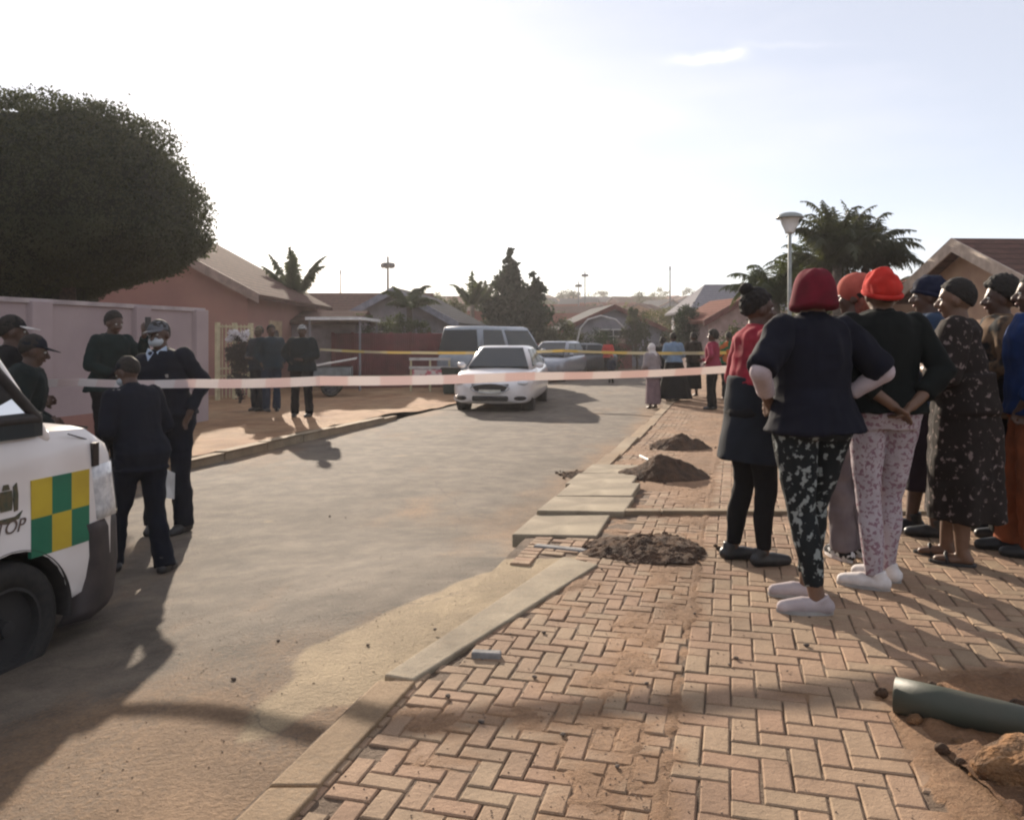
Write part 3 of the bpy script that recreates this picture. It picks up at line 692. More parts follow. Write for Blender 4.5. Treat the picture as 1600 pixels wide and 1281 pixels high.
# onlookers, right foreground
red = fabric('red_knit', (.28, .025, .04), (.16, .015, .025)); 
r, pb, ph = person('woman with hair bun, red top and dark wrap skirt, leftmost of the near onlookers', at(1178, 4.86), 1.60, -82, ('down', 'down'), 1.16, (3, 0), 0, ((-.09, -.10, 4), (.09, .02, -4)), (red, 1, 1.10, .020, 'top'), ('leggings', blackf), shoes=(m_shoeb, .0), hair='bun', bust=.03)
mb = MB()
for i in (0, 1): pass
MB().box((0, 0, 0), (.001, .001, .001))
ap = [(z, rx, ry) for z, rx, ry in ((1.15, .205, .165), (1.1, .212, .172), (1.05, .212, .175), (1.0, .212, .178), (.90, .212, .178), (.80, .222, .19), (.70, .232, .20), (.63, .245, .21))]
mb = MB(); mb.loft([[pb((rx*math.cos(2*math.pi*q/28), .005+ry*math.sin(2*math.pi*q/28), z)) for q in range(28)] for z, rx, ry in ap])
mobj('apron', remesh(mb, .012, 2, lambda p, n_: p+n_*.008*noise.noise(p*9)), fabric('dark_blue_wrap', (.022, .028, .04)), r)
for k in (-1,):   # sun on the red forearm sleeve, painted in as pale pink cloth
    mb = MB(); mb.capsule(pb((-.265, -.032, 1.14)), pb((-.283, .04, .93)), .052, .042, flat0=True, flat1=True); mobj('sunlit_sleeve', remesh(mb, .008, 1), fabric('sunlit_pink_sleeve', (.55, .36, .36)), r)
r, pb, ph = person('stout woman in maroon hat and navy shirt with hands on hips, black patterned leggings', at(1268, 4.08), 1.66, 20, ('hips', 'hips'), 1.26, (0, 1), -12, ((-.07, -.12, -62), (.05, .10, -55)), (navyt, .48, .87, .020, 'shirt'), ('leggings', fabric('floral_leggings', (.022, .026, .028), (.22, .24, .23), 'blot', 26, (.56, .62)), .13), shoes=(fabric('grey_slipper', (.42, .36, .36)), -.02, m_rub), hat=('bucket', fabric('maroon_felt', (.15, .012, .024), (.09, .010, .016))), skin=skin_m, hdrop=.05)
MB().tube([pb((.195*math.cos(t), .07*math.sin(t)-.01, 1.44-.03*math.cos(t)**2)) for t in (math.pi*1.02, math.pi*.9)] , .012).build('collar_trim', fabric('silver_braid', (.35, .33, .30)), r)
# pale forearm sleeves
for k in (-1, 1):
    mb = MB(); E = Vector((.376*k, -.09, 1.17)); W_ = Vector((.216*k, .06, 1.02)); mb.capsule(pb(E+(W_-E)*.0), pb(E.lerp(W_, .72)), .0515, .042, flat1=True); mobj('sleeve', remesh(mb, .009, 1, lambda p, n_: p+n_*.004*noise.noise(p*18)), fabric('pale_sleeve', (.46, .38, .39)), r)
r, pb, ph = person('woman in orange beanie and black jersey, hands behind her, pink patterned leggings', at(1380, 4.36), 1.69, 4, ('behind', 'behind'), 1.08, (2, 0), -5, ((-.06, -.02, -50), (.08, .12, -42)), (fabric('black_jersey', (.012, .015, .014)), .86, .93, .026, 'jersey'), ('leggings', fabric('pink_print', (.40, .35, .37), (.22, .13, .16), 'blot', 48, (.52, .60)), .07), shoes=(m_white, -.01, m_rub), hat=('beanie', fabric('orange_wool', (.50, .035, .025), (.34, .02, .015))), skin=skin_m, hdrop=.04)
r, pb, ph = person('woman with auburn hair in grey trousers, mostly hidden behind the maroon and orange hats', at(1334, 4.95), 1.68, 30, ('front', 'front'), 1.05, (0, 0), 30, ((-.09, 0, 20), (.07, .05, 10)), (blackf, 1, .90, .02, 'top'), ('trousers', fabric('grey_flannel', (.17, .145, .15), (.12, .10, .11))), shoes=(fabric('patched_trainer', (.03, .03, .035), (.5, .5, .5), 'blot', 30, (.48, .52)), 0, m_white), hair='braids')
MB().ellipsoid((0, -.02, 1.63), (.10, .118, .10)).xf(ph).build('headband', fabric('coral_wrap', (.42, .10, .07), (.25, .05, .04)), r, True)
r, pb, ph = person('person in navy woollen hat and blue denim jacket with long dark skirt, facing left', at(1458, 5.55), 1.72, 72, ('front', 'pocket'), 1.12, (3, 0), 0, ((-.09, 0, 6), (.09, .12, -6)), (fabric('blue_denim', (.035, .06, .105), (.025, .04, .07)), 1, .86, .03, 'jacket'), ('skirt', fabric('plum_skirt', (.028, .018, .026)), .30, .24), shoes=(m_shoeb, .02), hat=('beanie', fabric('navy_wool', (.02, .025, .055))))
r, pb, ph = person('woman in dark speckled long gown with short hair facing left in sandals', at(1505, 4.86), 1.66, 58, ('cross', 'front'), 1.22, (4, 0), 4, ((-.09, 0, 6), (.09, .10, -6)), over=(fabric('speckled_gown', (.035, .027, .024), (.17, .13, .12), 'blot', 30, (.60, .68)), .85, .27, .26), hair='short', skin=skin_m, bust=.04)
for i, (ax, ay) in enumerate(((-.09, 0), (.09, .10))):
    rr = [];
    for z in (0, .016): rr.append([Vector((ax+.046*math.cos(t*math.pi/8), ay+.05+.125*math.sin(t*math.pi/8), z)) for t in range(16)])
    sd_ = MB().loft(rr).build('sandal', m_shoeb, r); MB().tube([(ax-.042, ay+.07, .012), (ax-.02, ay+.085, .062), (ax+.02, ay+.085, .062), (ax+.042, ay+.07, .012)], .009).build('sandal_strap', m_shoeb, sd_, True)
r, pb, ph = person('person with bushy brown hair in tan and black clothes, hidden behind the speckled gown', at(1568, 5.5), 1.70, 70, ('front', 'front'), 1.15, (2, 0), 0, None, (fabric('tan_black_top', (.16, .10, .06), (.02, .02, .02), 'blot', 9, (.45, .55)), 1, .80, .04, 'coat'), ('wide', blackf), shoes=(m_shoeb, .0), hair='afro')
r, pb, ph = person('person at the right edge in bright blue jacket and rust orange trousers', at(1614, 5.0), 1.70, 65, ('pocket', 'down'), 1.1, (0, 0), 0, ((-.09, 0, 6), (.09, .12, -6)), (fabric('royal_blue', (.011, .03, .105), (.008, .02, .07)), 1, .86, .03, 'jacket'), ('trousers', fabric('rust_trousers', (.24, .07, .03), (.16, .05, .022))), shoes=(m_shoeb, .0), hair='short')
# onlookers further up the walk
person('seated woman in blue top with wide dark skirt on the far kerb', at(1053, 19.5), 1.60, 10, ('front', 'front'), 1.15, (6, 0), 0, None, (fabric('sky_blue_knit', (.17, .24, .33)), .9, .95, .03, 'top'), ('skirt', blackf, .06, .44), near=False, hair='short')
person('woman with white headscarf and grey shawl beside the far kerb', at(1020, 19.2), 1.50, 40, ('front', 'front'), 1.1, (5, 0), 0, None, (fabric('grey_shawl', (.28, .24, .24)), .9, .80, .06, 'shawl'), ('skirt', fabric('mauve_skirt', (.22, .15, .16)), .12, .22), near=False, hat=('scarf', m_white))
person('person in dark clothes standing between the white headscarf and the blue top', at(1036, 21.5), 1.66, -20, ('front', 'front'), 1.0, (0, 0), 0, None, (blackf, 1, .9, .03, 'top'), ('trousers', blackf), near=False)
person('woman in crimson jersey and black trousers on the far paved walk', at(1113, 17.0), 1.62, 60, ('hips', 'front'), 1.1, (0, 0), 0, None, (fabric('crimson_jersey', (.26, .03, .06)), 1, .80, .025, 'jersey'), ('trousers', blackf), shoes=(m_shoeb, 0), near=False, hair='afro')
person('person in dark brown clothes left of the crimson jersey on the far walk', at(1083, 21.), 1.62, 20, ('front', 'front'), 1.05, (0, 0), 0, None, (fabric('brown_black', (.04, .03, .025)), 1, .9, .03, 'top'), ('skirt', blackf, .2, .22), near=False)
person('person in green and orange top half hidden by the red topped woman', at(1138, 20.), 1.62, 20, ('front', 'front'), 1.05, (0, 0), 0, None, (fabric('green_orange', (.03, .13, .06), (.4, .1, .03), 'blot', 6, (.5, .55)), 1, .9, .03, 'top'), ('trousers', blackf), near=False)
person('person in bright red top far down the road by the dark bush', at(950, 36.), 1.60, 150, ('front', 'front'), 1.1, (0, 0), 0, None, (fabric('bright_red', (.50, .07, .06)), 1, .85, .04, 'top'), ('trousers', blackf), near=False)
person('small child in dark clothes in the road beyond the white sedan', at(955, 30.), 1.0, 150, ('down', 'down'), 1.1, (0, 0), 0, None, (fabric('dark_blue_child', (.03, .04, .07)), 1, .85, .02, 'top'), ('trousers', blackf), near=False)
# ---------------------------------------------------------------- vehicles
m_tyre = mat('tyre_rubber', (.018, .018, .018), .85, (.028, .026, .024), scale=30); m_rim = mat('wheel_rim', (.30, .30, .32), .4, metal=.7); m_rimd = mat('dark_rim', (.05, .05, .055), .5)
m_wpaint = mat('white_paint', (.72, .69, .68), .28, (.60, .56, .54), scale=2.2, coat=.7, spec=.5); m_glass = mat('car_glass', (.012, .018, .022), .22, (.010, .015, .018), spec=.35); m_plastic = mat('black_plastic', (.018, .017, .017), .65, (.03, .026, .025), scale=20)
m_chrome = mat('bright_trim', (.6, .6, .62), .2, metal=.9); m_lens = mat('lamp_lens', (.62, .62, .62), .12, (.4, .4, .42), scale=30, coat=.8); m_amber = mat('dark_slot', (.02, .015, .015), .4)
def xfm(M): return lambda p: M @ Vector(p)
def wheel(parent, c, r, wd, ax, rim=m_rim, spokes=7):
    # ax: axle direction outward, in local x-y plane
    A = Vector(ax).normalized(); U = Vector((0, 0, 1)); B = A.cross(U); c = Vector(c)
    prof = [(-.5, .62), (-.5, .88), (-.42, .97), (-.2, 1.), (.2, 1.), (.42, .97), (.5, .88), (.5, .62)]
    rings = []
    for k in range(28):
        t = 2*math.pi*k/28; d = B*math.cos(t)+U*math.sin(t); rings.append([c+A*(a*wd)+d*(q*r) for a, q in prof])
    w_ = thing_part('wheel', parent)
    mb = MB(); rings.append(rings[0]); mb.loft(rings, cap=False, closed=True); mb.build('tyre', m_tyre, w_, True)
    mb = MB(); n = 28
    def ring(a, q): return [c+A*(a*wd)+(B*math.cos(2*math.pi*k/n)+U*math.sin(2*math.pi*k/n))*(q*r) for k in range(n)]
    mb.loft([ring(-.3, .63), ring(.49, .63), ring(.50, .57), ring(.30, .55), ring(.25, .1)])
    for s_ in range(spokes):
        t = 2*math.pi*s_/spokes; d = B*math.cos(t)+U*math.sin(t); e = A.cross(d)
        mb.loft([[c+A*(.30*wd)+d*(q*r)+e*(h*r)+A*(z*wd) for h, z in ((-.055, 0), (.055, 0), (.04, .14), (-.04, .14))] for q in (.08, .57)])
    mb.loft([ring(.3, .14), ring(.5, .12), ring(.52, .05)])
    mb.build('rim', rim, w_)
def thing_part(name, parent):
    o = bpy.data.objects.new(name, None); C.objects.link(o); o.parent = parent; o.empty_display_size = .1; return o
def roundrect(w, z0, z1, rb, rt, tumble=0, n=5):
    # half-width w at the belt, closed ring (y, z); tumble narrows the top
    pts = []
    for cx, cz, r, a0 in ((w-rb, z0+rb, rb, -90), (w-rt-tumble, z1-rt, rt, 0), (-(w-rt-tumble), z1-rt, rt, 90), (-(w-rb), z0+rb, rb, 180)):
        for k in range(n+1):
            a = R(a0+90*k/n); pts.append((cx+r*math.cos(a), cz+r*math.sin(a)))
    return pts
# ---- ambulance: local x forward, y left, z up, origin under the front axle centre
amb_dir = math.atan2(1, AX)
hw = .86
fr = Vector((-2.30, 3.83, 0)); left = Vector((-math.sin(amb_dir), math.cos(amb_dir), 0))
org = fr+left*(hw-.02); org.z = -.335
amb = thing('ambulance', 'white ambulance van with yellow and green check panels, nose to the road', 'ambulance', org, amb_dir)
st = [  # x, half width, z bottom, z top (bonnet then roof)
 (-3.7, .80, .40, 2.12), (-3.6, .85, .34, 2.24), (-3.0, hw, .32, 2.28), (-1.2, hw, .32, 2.28), (-.62, hw, .32, 2.24)]
bodyL = MB()
def ringb(x, w, zb, zt, tum): return [Vector((x, y, z)) for y, z in roundrect(w, zb, zt, .05, .12, tum)]
# lower body to belt
low = [(-3.7, .80, .42), (-3.62, .855, .36), (-3., hw, .30), (.2, hw, .30), (.46, hw-.002, .30), (.64, hw-.035, .30), (.77, hw-.13, .32), (.83, hw-.30, .34)]
belt = {-3.7: 1.16, -3.62: 1.2, -3.: 1.2, .2: 1.2, .46: 1.19, .64: 1.09, .77: .95, .83: .80}
rings = []
for x, w_, zb in low:
    zt = belt[x]; r = []
    for (fy, fz) in ((0, 0), (.55, 0), (.93, .0), (.985, .06), (1, .25), (1, .55), (.995, .8), (.985, .92), (.955, .985), (.86, 1.), (.45, 1.02), (0, 1.025)): r.append((fy*w_, zb+fz*(zt-zb)))
    full = r+[(-y, z) for y, z in r[-2:0:-1]]
    rings.append([Vector((x, y, z)) for y, z in full])
bo = MB().loft(rings).build('body', m_wpaint, amb, True)
wc = MB()   # cut the wheel arches
for sx in (0, -2.57):
    for sy in (-1, 1): wc.loft([[Vector((sx-.02+.345*math.cos(2*math.pi*k/28), sy*yy, .31+.345*math.sin(2*math.pi*k/28))) for k in range(28)] for yy in (.55, 1.1)])
cut = wc.build('arch_cut', None); cut.parent = amb
b_ = bo.modifiers.new('b', 'BOOLEAN'); b_.operation = 'DIFFERENCE'; b_.object = cut; b_.solver = 'EXACT'
dg = bpy.context.evaluated_depsgraph_get(); me2 = bpy.data.meshes.new_from_object(bo.evaluated_get(dg), depsgraph=dg); bo.modifiers.clear(); bo.data = me2; bpy.data.objects.remove(cut)
me2.polygons.foreach_set('use_smooth', [True]*len(me2.polygons))
try:
    me2.set_sharp_from_angle(angle=R(38))
except Exception: pass
# arch liners and black lips
for sx in (0, -2.57):
    for sy in (-1, 1):
        mb = MB(); a = [Vector((sx-.02+.340*math.cos(R(t)), sy*.56, .31+.340*math.sin(R(t)))) for t in range(-8, 189, 7)]; b = [Vector((p.x, sy*.845, p.z)) for p in a]; c_ = [Vector((sx-.02+.352*math.cos(R(t)), sy*.866, .31+.352*math.sin(R(t)))) for t in range(-8, 189, 7)]
        d_ = [Vector((sx-.02+.352*math.cos(R(t)), sy*.855, .31+.352*math.sin(R(t)))) for t in range(-8, 189, 7)]
        k = len(a); mb.v = a+b+c_+d_; mb.f = [(q*k+i, q*k+i+1, (q+1)*k+i+1, (q+1)*k+i) for q in (0, 1, 2) for i in range(k-1)]
        k0 = len(mb.v); mb.v.append(Vector((sx-.02, sy*.56, .31))); mb.f += [(i, i+1, k0) for i in range(k-1)]
        mb.build('wheel_arch', m_plastic, amb, True)
        wheel(amb, (sx-.02, sy*.735, .305), .305, .21, (0, sy, 0), mat('steel_black', (.03, .029, .029), .7), 0)
# cabin: pillars, roof, glazing as a frustum shell
cab = [(.36, 1.19, .80), (-.30, 1.78, .74), (-.62, 2.10, .68), (-.95, 2.22, .64)]   # windscreen line x, z, half width
mb = MB()
def bar(a, b, w0, w1, d=(0, 0, 1)): 
    mb.capsule(a, b, w0, w1, n=10)
for sy in (-1, 1):
    mb = MB()
    bar((.20, sy*.810, 1.16), (-.22, sy*.750, 1.78), .036, .036); bar((-.22, sy*.750, 1.78), (-.78, sy*.665, 2.15), .036, .04)
    mb.loft([[Vector((x, sy*y, z)) for x, y, z in ((xx, .845, 1.18), (xx+.10, .845, 1.18), (xx+.10, .70, 2.10), (xx, .70, 2.10))] if False else [Vector((xx, sy*.85, 1.17)), Vector((xx+.09, sy*.85, 1.17)), Vector((xx+.09, sy*.81, 1.17)), Vector((xx, sy*.81, 1.17))] for xx in ()]) if False else None
    mb.build('windscreen_pillar', m_wpaint, amb, True)
mb = MB()
rr = []
for x, w_, z in ((-.74, .66, 2.14), (-1., .69, 2.24), (-1.6, .70, 2.30), (-3.3, .70, 2.30), (-3.6, .66, 2.22)):
    rr.append([Vector((x, y*w_, zz)) for y, zz in ((-1.02, z-.16), (-1.0, z-.06), (-.85, z), (0, z+.02), (.85, z), (1., z-.06), (1.02, z-.16))])
mb.loft(rr).build('roof', m_wpaint, amb, True)
mb = MB()
for sy in (-1, 1):
    for x0, x1 in ((-1.17, -1.05), (-3.62, -1.17)):
        mb.loft([[Vector((x0, sy*.855, 1.15)), Vector((x1, sy*.855, 1.15)), Vector((x1, sy*.69, 2.2)), Vector((x0, sy*.69, 2.2))], [Vector((x0, sy*.82, 1.15)), Vector((x1, sy*.82, 1.15)), Vector((x1, sy*.66, 2.2)), Vector((x0, sy*.66, 2.2))]])
mb.loft([[Vector((-3.62, -.85, 1.15)), Vector((-3.62, .85, 1.15)), Vector((-3.6, .68, 2.2)), Vector((-3.6, -.68, 2.2))], [Vector((-3.58, -.85, 1.15)), Vector((-3.58, .85, 1.15)), Vector((-3.56, .68, 2.2)), Vector((-3.56, -.68, 2.2))]])
mb.build('side_panel', m_wpaint, amb)
m_cg = mat('clear_glass', (.05, .07, .07), .03, (.05, .07, .07), spec=.8)
n = m_cg.node_tree; tp = n.nodes.new('ShaderNodeBsdfTransparent'); tp.inputs[0].default_value = (.60, .66, .66, 1); gl = n.nodes.new('ShaderNodeBsdfGlossy'); gl.inputs['Roughness'].default_value = .03
fz = n.nodes.new('ShaderNodeFresnel'); ms = n.nodes.new('ShaderNodeMixShader'); n.links.new(fz.outputs[0], ms.inputs[0]); n.links.new(tp.outputs[0], ms.inputs[1]); n.links.new(gl.outputs[0], ms.inputs[2]); n.links.new(ms.outputs[0], n.nodes['Material Output'].inputs[0])
MB().loft([[Vector((.25+.06*(1-abs(t)), t*.80, 1.18)) for t in (-1, -.5, 0, .5, 1)], [Vector((-.22+.05*(1-abs(t)), t*.735, 1.80)) for t in (-1, -.5, 0, .5, 1)], [Vector((-.78+.05*(1-abs(t)), t*.66, 2.14)) for t in (-1, -.5, 0, .5, 1)]], cap=False, closed=False).build('windscreen', m_cg, amb, True)
for sy in (-1, 1):
    mb = MB(); mb.loft([[Vector((-1.07, sy*.845, 1.29)), Vector((.10, sy*.845, 1.29)), Vector((-.26, sy*.765, 1.72)), Vector((-.70, sy*.70, 2.06)), Vector((-1.07, sy*.70, 2.06))], [Vector((-1.07, sy*.840, 1.29)), Vector((.10, sy*.840, 1.29)), Vector((-.26, sy*.760, 1.72)), Vector((-.70, sy*.695, 2.06)), Vector((-1.07, sy*.695, 2.06))]])
    mb.build('side_window', m_cg, amb)
    # black window surround and sill
    mb = MB(); pts = [(-1.07, .848, 1.27), (.13, .845, 1.26), (-.27, .768, 1.735), (-.70, .703, 2.08), (-1.07, .703, 2.08)]
    pts = [Vector((x, sy*y, z)) for x, y, z in pts]
    for i in range(5): mb.capsule(pts[i], pts[(i+1) % 5], .028, .028, n=8)
    mb.loft([[Vector((-.05, sy*.852, 1.24)), Vector((.17, sy*.850, 1.24)), Vector((-.10, sy*.80, 1.56))], [Vector((-.05, sy*.838, 1.24)), Vector((.17, sy*.836, 1.24)), Vector((-.10, sy*.788, 1.56))]])
    mb.build('window_frame', m_plastic, amb, True)
    if sy < 0: continue
    mi = thing_part('mirror', amb); MB().ellipsoid((.10, sy*1.0, 1.42), (.07, .10, .16), 14, 10).build('mirror_shell', m_plastic, mi, True) if sy > 0 else None
    if sy > 0: MB().capsule((.12, sy*.84, 1.27), (.11, sy*.95, 1.34), .02, .02).build('mirror_arm', m_plastic, mi, True)
    else:
        MB().capsule((.16, sy*.84, 1.24), (.20, sy*.88, 1.28), .02, .018).build('mirror_arm', m_plastic, mi, True); MB().ellipsoid((.22, sy*.90, 1.345), (.05, .06, .085), 14, 10).build('mirror_shell', m_plastic, mi, True)
# dash, seats and steering wheel inside
mb = MB(); mb.box((-.35, -.78, .95), (.25, .78, 1.18)); mb.build('dashboard', m_plastic, amb, bevel=.05)
for sy in (-.4, .4):
    mb = MB(); mb.box((-1.15, sy-.24, .85), (-.65, sy+.24, 1.0)); mb.box((-1.25, sy-.24, .95), (-1.12, sy+.24, 1.62)); mb.box((-1.24, sy-.13, 1.66), (-1.15, sy+.13, 1.85)); mb.build('seat', m_plastic, amb, bevel=.04)
MB().tube([(-.45+.10*math.sin(t*math.pi/10), -.4+.19*math.cos(t*math.pi/10), 1.22+.16*math.sin(t*math.pi/10)) for t in range(21)], .014).build('steering_wheel', m_plastic, amb, True)
# waist strip, bumper, lamps, check panels
mb = MB(); mb.loft([[Vector((x, -(w_+.004), z)) for z in (1.175, 1.285)]+[Vector((x, -(w_-.02), z)) for z in (1.285, 1.175)] for x, w_ in ((-3.5, hw), (.10, hw), (.16, hw-.01))]); mb.build('waist_strip', mat('dark_green_strip', (.012, .022, .028), .4), amb)
bp_ = MB(); rr = []
for zz, off in ((.21, -.04), (.25, .0), (.42, .03), (.64, .02), (.69, .0)):
    pts = []
    for t in range(-10, 11):
        a = t/10; y = a*(hw+.018); x = .90-.42*abs(a)**7; pts.append(Vector((x+off, y, zz)))
    inner = [Vector((p.x-.16, p.y*.93, zz)) for p in reversed(pts)]
    rr.append(pts+inner)
bp_.loft(rr).build('bumper', mat('scuffed_bumper', (.055, .042, .040), .65, (.03, .025, .025), scale=8), amb, True)
mb = MB(); mb.loft([[Vector((x, y, z)) for x, y in ((-.0, -.85), (.46, -.845), (.46, -.80), (0, -.80))] for z in (.245, .30)])
for sy in (-1, 1):
    mb = MB(); rr = []
    for zz in (.70, .76, .90, .98):
        sl_ = (zz-.68)*.16; pts = [(.53-sl_, hw-.004), (.66-sl_, hw-.028), (.78-sl_, hw-.12), (.825-sl_, hw-.28)]
        pts = [(x+.012, y+.006) for x, y in pts]; rr.append([Vector((x, sy*y, zz)) for x, y in pts]+[Vector((x-.05, sy*(y-.03), zz)) for x, y in reversed(pts)])
    mb.loft(rr).build('headlight', m_lens, amb, True)
    MB().loft([[Vector((x, sy*y, z)) for x, y in ((.475, hw+.004), (.52, hw-.0), (.52, hw-.04), (.475, hw-.04))] for z in (.98, 1.10)]).build('indicator', m_amber, amb)
MB().box((.66, -.5, .70), (.74, .5, .86)).build('grille', m_plastic, amb, bevel=.02)
m_gr = mat('check_green', (.015, .15, .085), .35, (.012, .12, .07), scale=5); m_ye = mat('check_yellow', (.50, .37, .035), .35, (.42, .30, .03), scale=5)
for i in range(3):
    for j in range(2):
        x0 = .085+i*.123; z0 = .605+j*.183; ml = (m_gr, m_ye)[(i+j) % 2]
        mb = MB(); ww = [hw+.003 if x < .4 else hw-.001 for x in (x0, x0+.123)]
        mb.loft([[Vector((x0, -ww[0], z)), Vector((x0+.123, -ww[1], z)), Vector((x0+.123, -ww[1]+.02, z)), Vector((x0, -ww[0]+.02, z))] for z in (z0, z0+.183)]); mb.build('check_panel', ml, amb)
def text(s_, size, mt, parent, M, name='lettering', shear=0, ext=.001):
    cu = bpy.data.curves.new('t', 'FONT'); cu.body = s_; cu.size = size; cu.align_x = 'CENTER'; cu.align_y = 'CENTER'; cu.extrude = ext; cu.shear = shear
    o = bpy.data.objects.new('t', cu); C.objects.link(o); dg = bpy.context.evaluated_depsgraph_get(); dg.update(); me = bpy.data.meshes.new_from_object(o.evaluated_get(dg), depsgraph=dg); bpy.data.objects.remove(o); bpy.data.curves.remove(cu)
    me.transform(M); me.materials.clear(); me.materials.append(mt); me.name = name; q = bpy.data.objects.new(name, me); C.objects.link(q); q.parent = parent; return q
side = Matrix(((1, 0, 0, 0), (0, 0, -1, 0), (0, 1, 0, 0), (0, 0, 0, 1)))
text('OTOP', .085, mat('brown_letters', (.12, .085, .07), .5), amb, Matrix.Translation((-.075, -hw-.004, .775)) @ side, shear=.3)
mb = MB(); y_ = -hw-.004; m_em = mat('crest_brown', (.11, .085, .045), .5, (.05, .06, .04), scale=30)
def plate(pts): mb.loft([[Vector((x, y_, z)) for x, z in pts], [Vector((x, y_+.006, z)) for x, z in pts]])
cx, cz = -.055, .90
plate([(cx-.03, cz-.045), (cx+.03, cz-.045), (cx+.036, cz), (cx+.03, cz+.045), (cx-.03, cz+.045), (cx-.036, cz)])
for sy in (-1, 1): plate([(cx+sy*.052-.008, cz-.055), (cx+sy*.052+.012, cz-.05), (cx+sy*.052+.014, cz+.02), (cx+sy*.052+.006, cz+.075), (cx+sy*.052-.012, cz+.06)])
plate([(cx-.09, cz-.058), (cx-.05, cz-.078), (cx+.05, cz-.078), (cx+.09, cz-.058), (cx+.07, cz-.092), (cx, cz-.105), (cx-.07, cz-.092)]); plate([(cx-.02, cz+.05), (cx+.02, cz+.05), (cx+.012, cz+.075), (cx-.012, cz+.075)])
mb.build('crest', m_em, amb)
for x_ in (-1.14,):   # shut lines of the front door
    MB().tube([(x_, -hw-.0015, .42 if x_ < 0 else .74), (x_, -hw-.0015, 1.17)], .0035, 5).build('door_gap', m_amber, amb)
MB().tube([(.31, -hw+.0, 1.165), (.46, -hw+.02, 1.12), (.60, -hw+.06, 1.06), (.70, -hw+.15, .99)], .0035, 5).build('bonnet_gap', m_amber, amb)
MB().tube([(.62, -.70, 1.16), (.35, -.3, 1.235), (.33, .3, 1.24)], .008, 5).build('wiper', m_amber, amb)
# ---- generic car: local +x forward
def car(name, label, pos, rz, L, W2, H, low, glassz, roof, paint, wb, wr, kind='car', plate_s=None, cat='car', van=False):
    o = thing(name, label, cat, pos, rz)
    rings = []
    for x, w_, zb, zt in low:
        r = []
        for fy, fz in ((0, 0), (.8, 0), (.94, .06), (1., .35), (1., .68), (.97, .88), (.90, .99), (.5, 1.03), (0, 1.04)): r.append((fy*w_*1.035, zb-.05+fz*(zt-zb+.06)))
        full = r+[(-y, z) for y, z in r[-2:0:-1]]; rings.append([Vector((x, y, z)) for y, z in full])
    b = MB().loft(rings).build('body', paint, o, True, sub=1)
    # greenhouse
    (xr0, xf0, z0, w0), (xr1, xf1, z1, w1) = glassz, roof
    gh = MB(); base = [(xr0, -w0), (xf0, -w0), (xf0, w0), (xr0, w0)]; top = [(xr1, -w1), (xf1, -w1), (xf1, w1), (xr1, w1)]
    def rg(a0, a1, wd, z, n=4, r=.08):
        return [Vector(p) for p in ((a0, -wd+r, z), (a0+r, -wd, z), (a1-r, -wd, z), (a1, -wd+r, z), (a1+.005, 0, z), (a1, wd-r, z), (a1-r, wd, z), (a0+r, wd, z), (a0, wd-r, z), (a0-.03, 0, z))]
    gh.loft([rg(xr0, xf0, w0, z0-.05), rg(xr0*.35+xr1*.65, xf0*.35+xf1*.65, w0*.35+w1*.65, z0*.35+z1*.65), rg(xr1, xf1, w1, z1-.02), rg(xr1+.12, xf1-.12, w1-.10, z1+.02)])
    gh.build('cabin', paint, o, True)
    ins = .012
    def quad(a, b_, c_, d_, nm, nrm, m=m_glass):
        nn = Vector(nrm).normalized()*(.032 if 'side' not in nm else .012); P = [Vector(q)+nn for q in (a, b_, c_, d_)]; Q = [p-nn*3 for p in P]
        MB().loft([Q, P]).build(nm, m, o)
    def lp(s0, s1, t): return s0+(s1-s0)*t
    t0, t1 = .08, .88
    for sy in (-1, 1):
        wa, wb_ = lp(w0, w1, t0), lp(w0, w1, t1); za, zb_ = lp(z0, z1, t0), lp(z0, z1, t1)
        A0, A1 = lp(xr0, xr1, t0), lp(xr0, xr1, t1); B0, B1 = lp(xf0, xf1, t0), lp(xf0, xf1, t1)
        cuts = (0, .48, .52, 1) if not van else (0, .40, .46, 1)
        for c0, c1 in ((cuts[0]+.06, cuts[1]), (cuts[2], cuts[3]-.06)):
            quad((lp(A0, B0, c0), sy*wa, za), (lp(A0, B0, c1), sy*wa, za), (lp(A1, B1, c1), sy*wb_, zb_), (lp(A1, B1, c0), sy*wb_, zb_), 'side_window', (0, sy, .35))
        MB().ellipsoid((xf0-.25, sy*(w0+.13), z0+.06), (.06, .10, .07), 12, 8).build('mirror', paint, o, True)
    e = .10
    ins = .035
    quad((xf0+.03, -w0+e, lp(z0, z1, .03)), (xf0+.03, w0-e, lp(z0, z1, .03)), (xf1+.03, w1-e, lp(z0, z1, .9)), (xf1+.03, -w1+e, lp(z0, z1, .9)), 'windscreen', (1, 0, (xf0-xf1)/(z1-z0)))
    quad((xr0-.015, -w0+e, lp(z0, z1, .1)), (xr0-.015, w0-e, lp(z0, z1, .1)), (xr1-.015, w1-e, lp(z0, z1, .88)), (xr1-.015, -w1+e, lp(z0, z1, .88)), 'rear_window', (-1, 0, (xr1-xr0)/(z1-z0)))
    for x in wb:
        for sy in (-1, 1):
            mb = MB(); mb.loft([[Vector((x+(wr+.03)*math.cos(2*math.pi*k/24), sy*yy, wr+(wr+.03)*math.sin(2*math.pi*k/24))) for k in range(24)] for yy in (W2/2-.3, W2/2-.045)]); mb.build('wheel_arch', m_plastic, o, True)
            wheel(o, (x, sy*(W2/2-.15), wr), wr, .2, (0, sy, 0))
    return o
m_silver = mat('silver_paint', (.24, .25, .28), .3, (.20, .21, .24), coat=.6, metal=.3)
m_grey = mat('grey_van_paint', (.27, .30, .34), .35, (.22, .25, .29), coat=.5)
p = place(787, 18.3); p = Vector((p.x+.02, 20.4, gz(p.x, 20.0)))
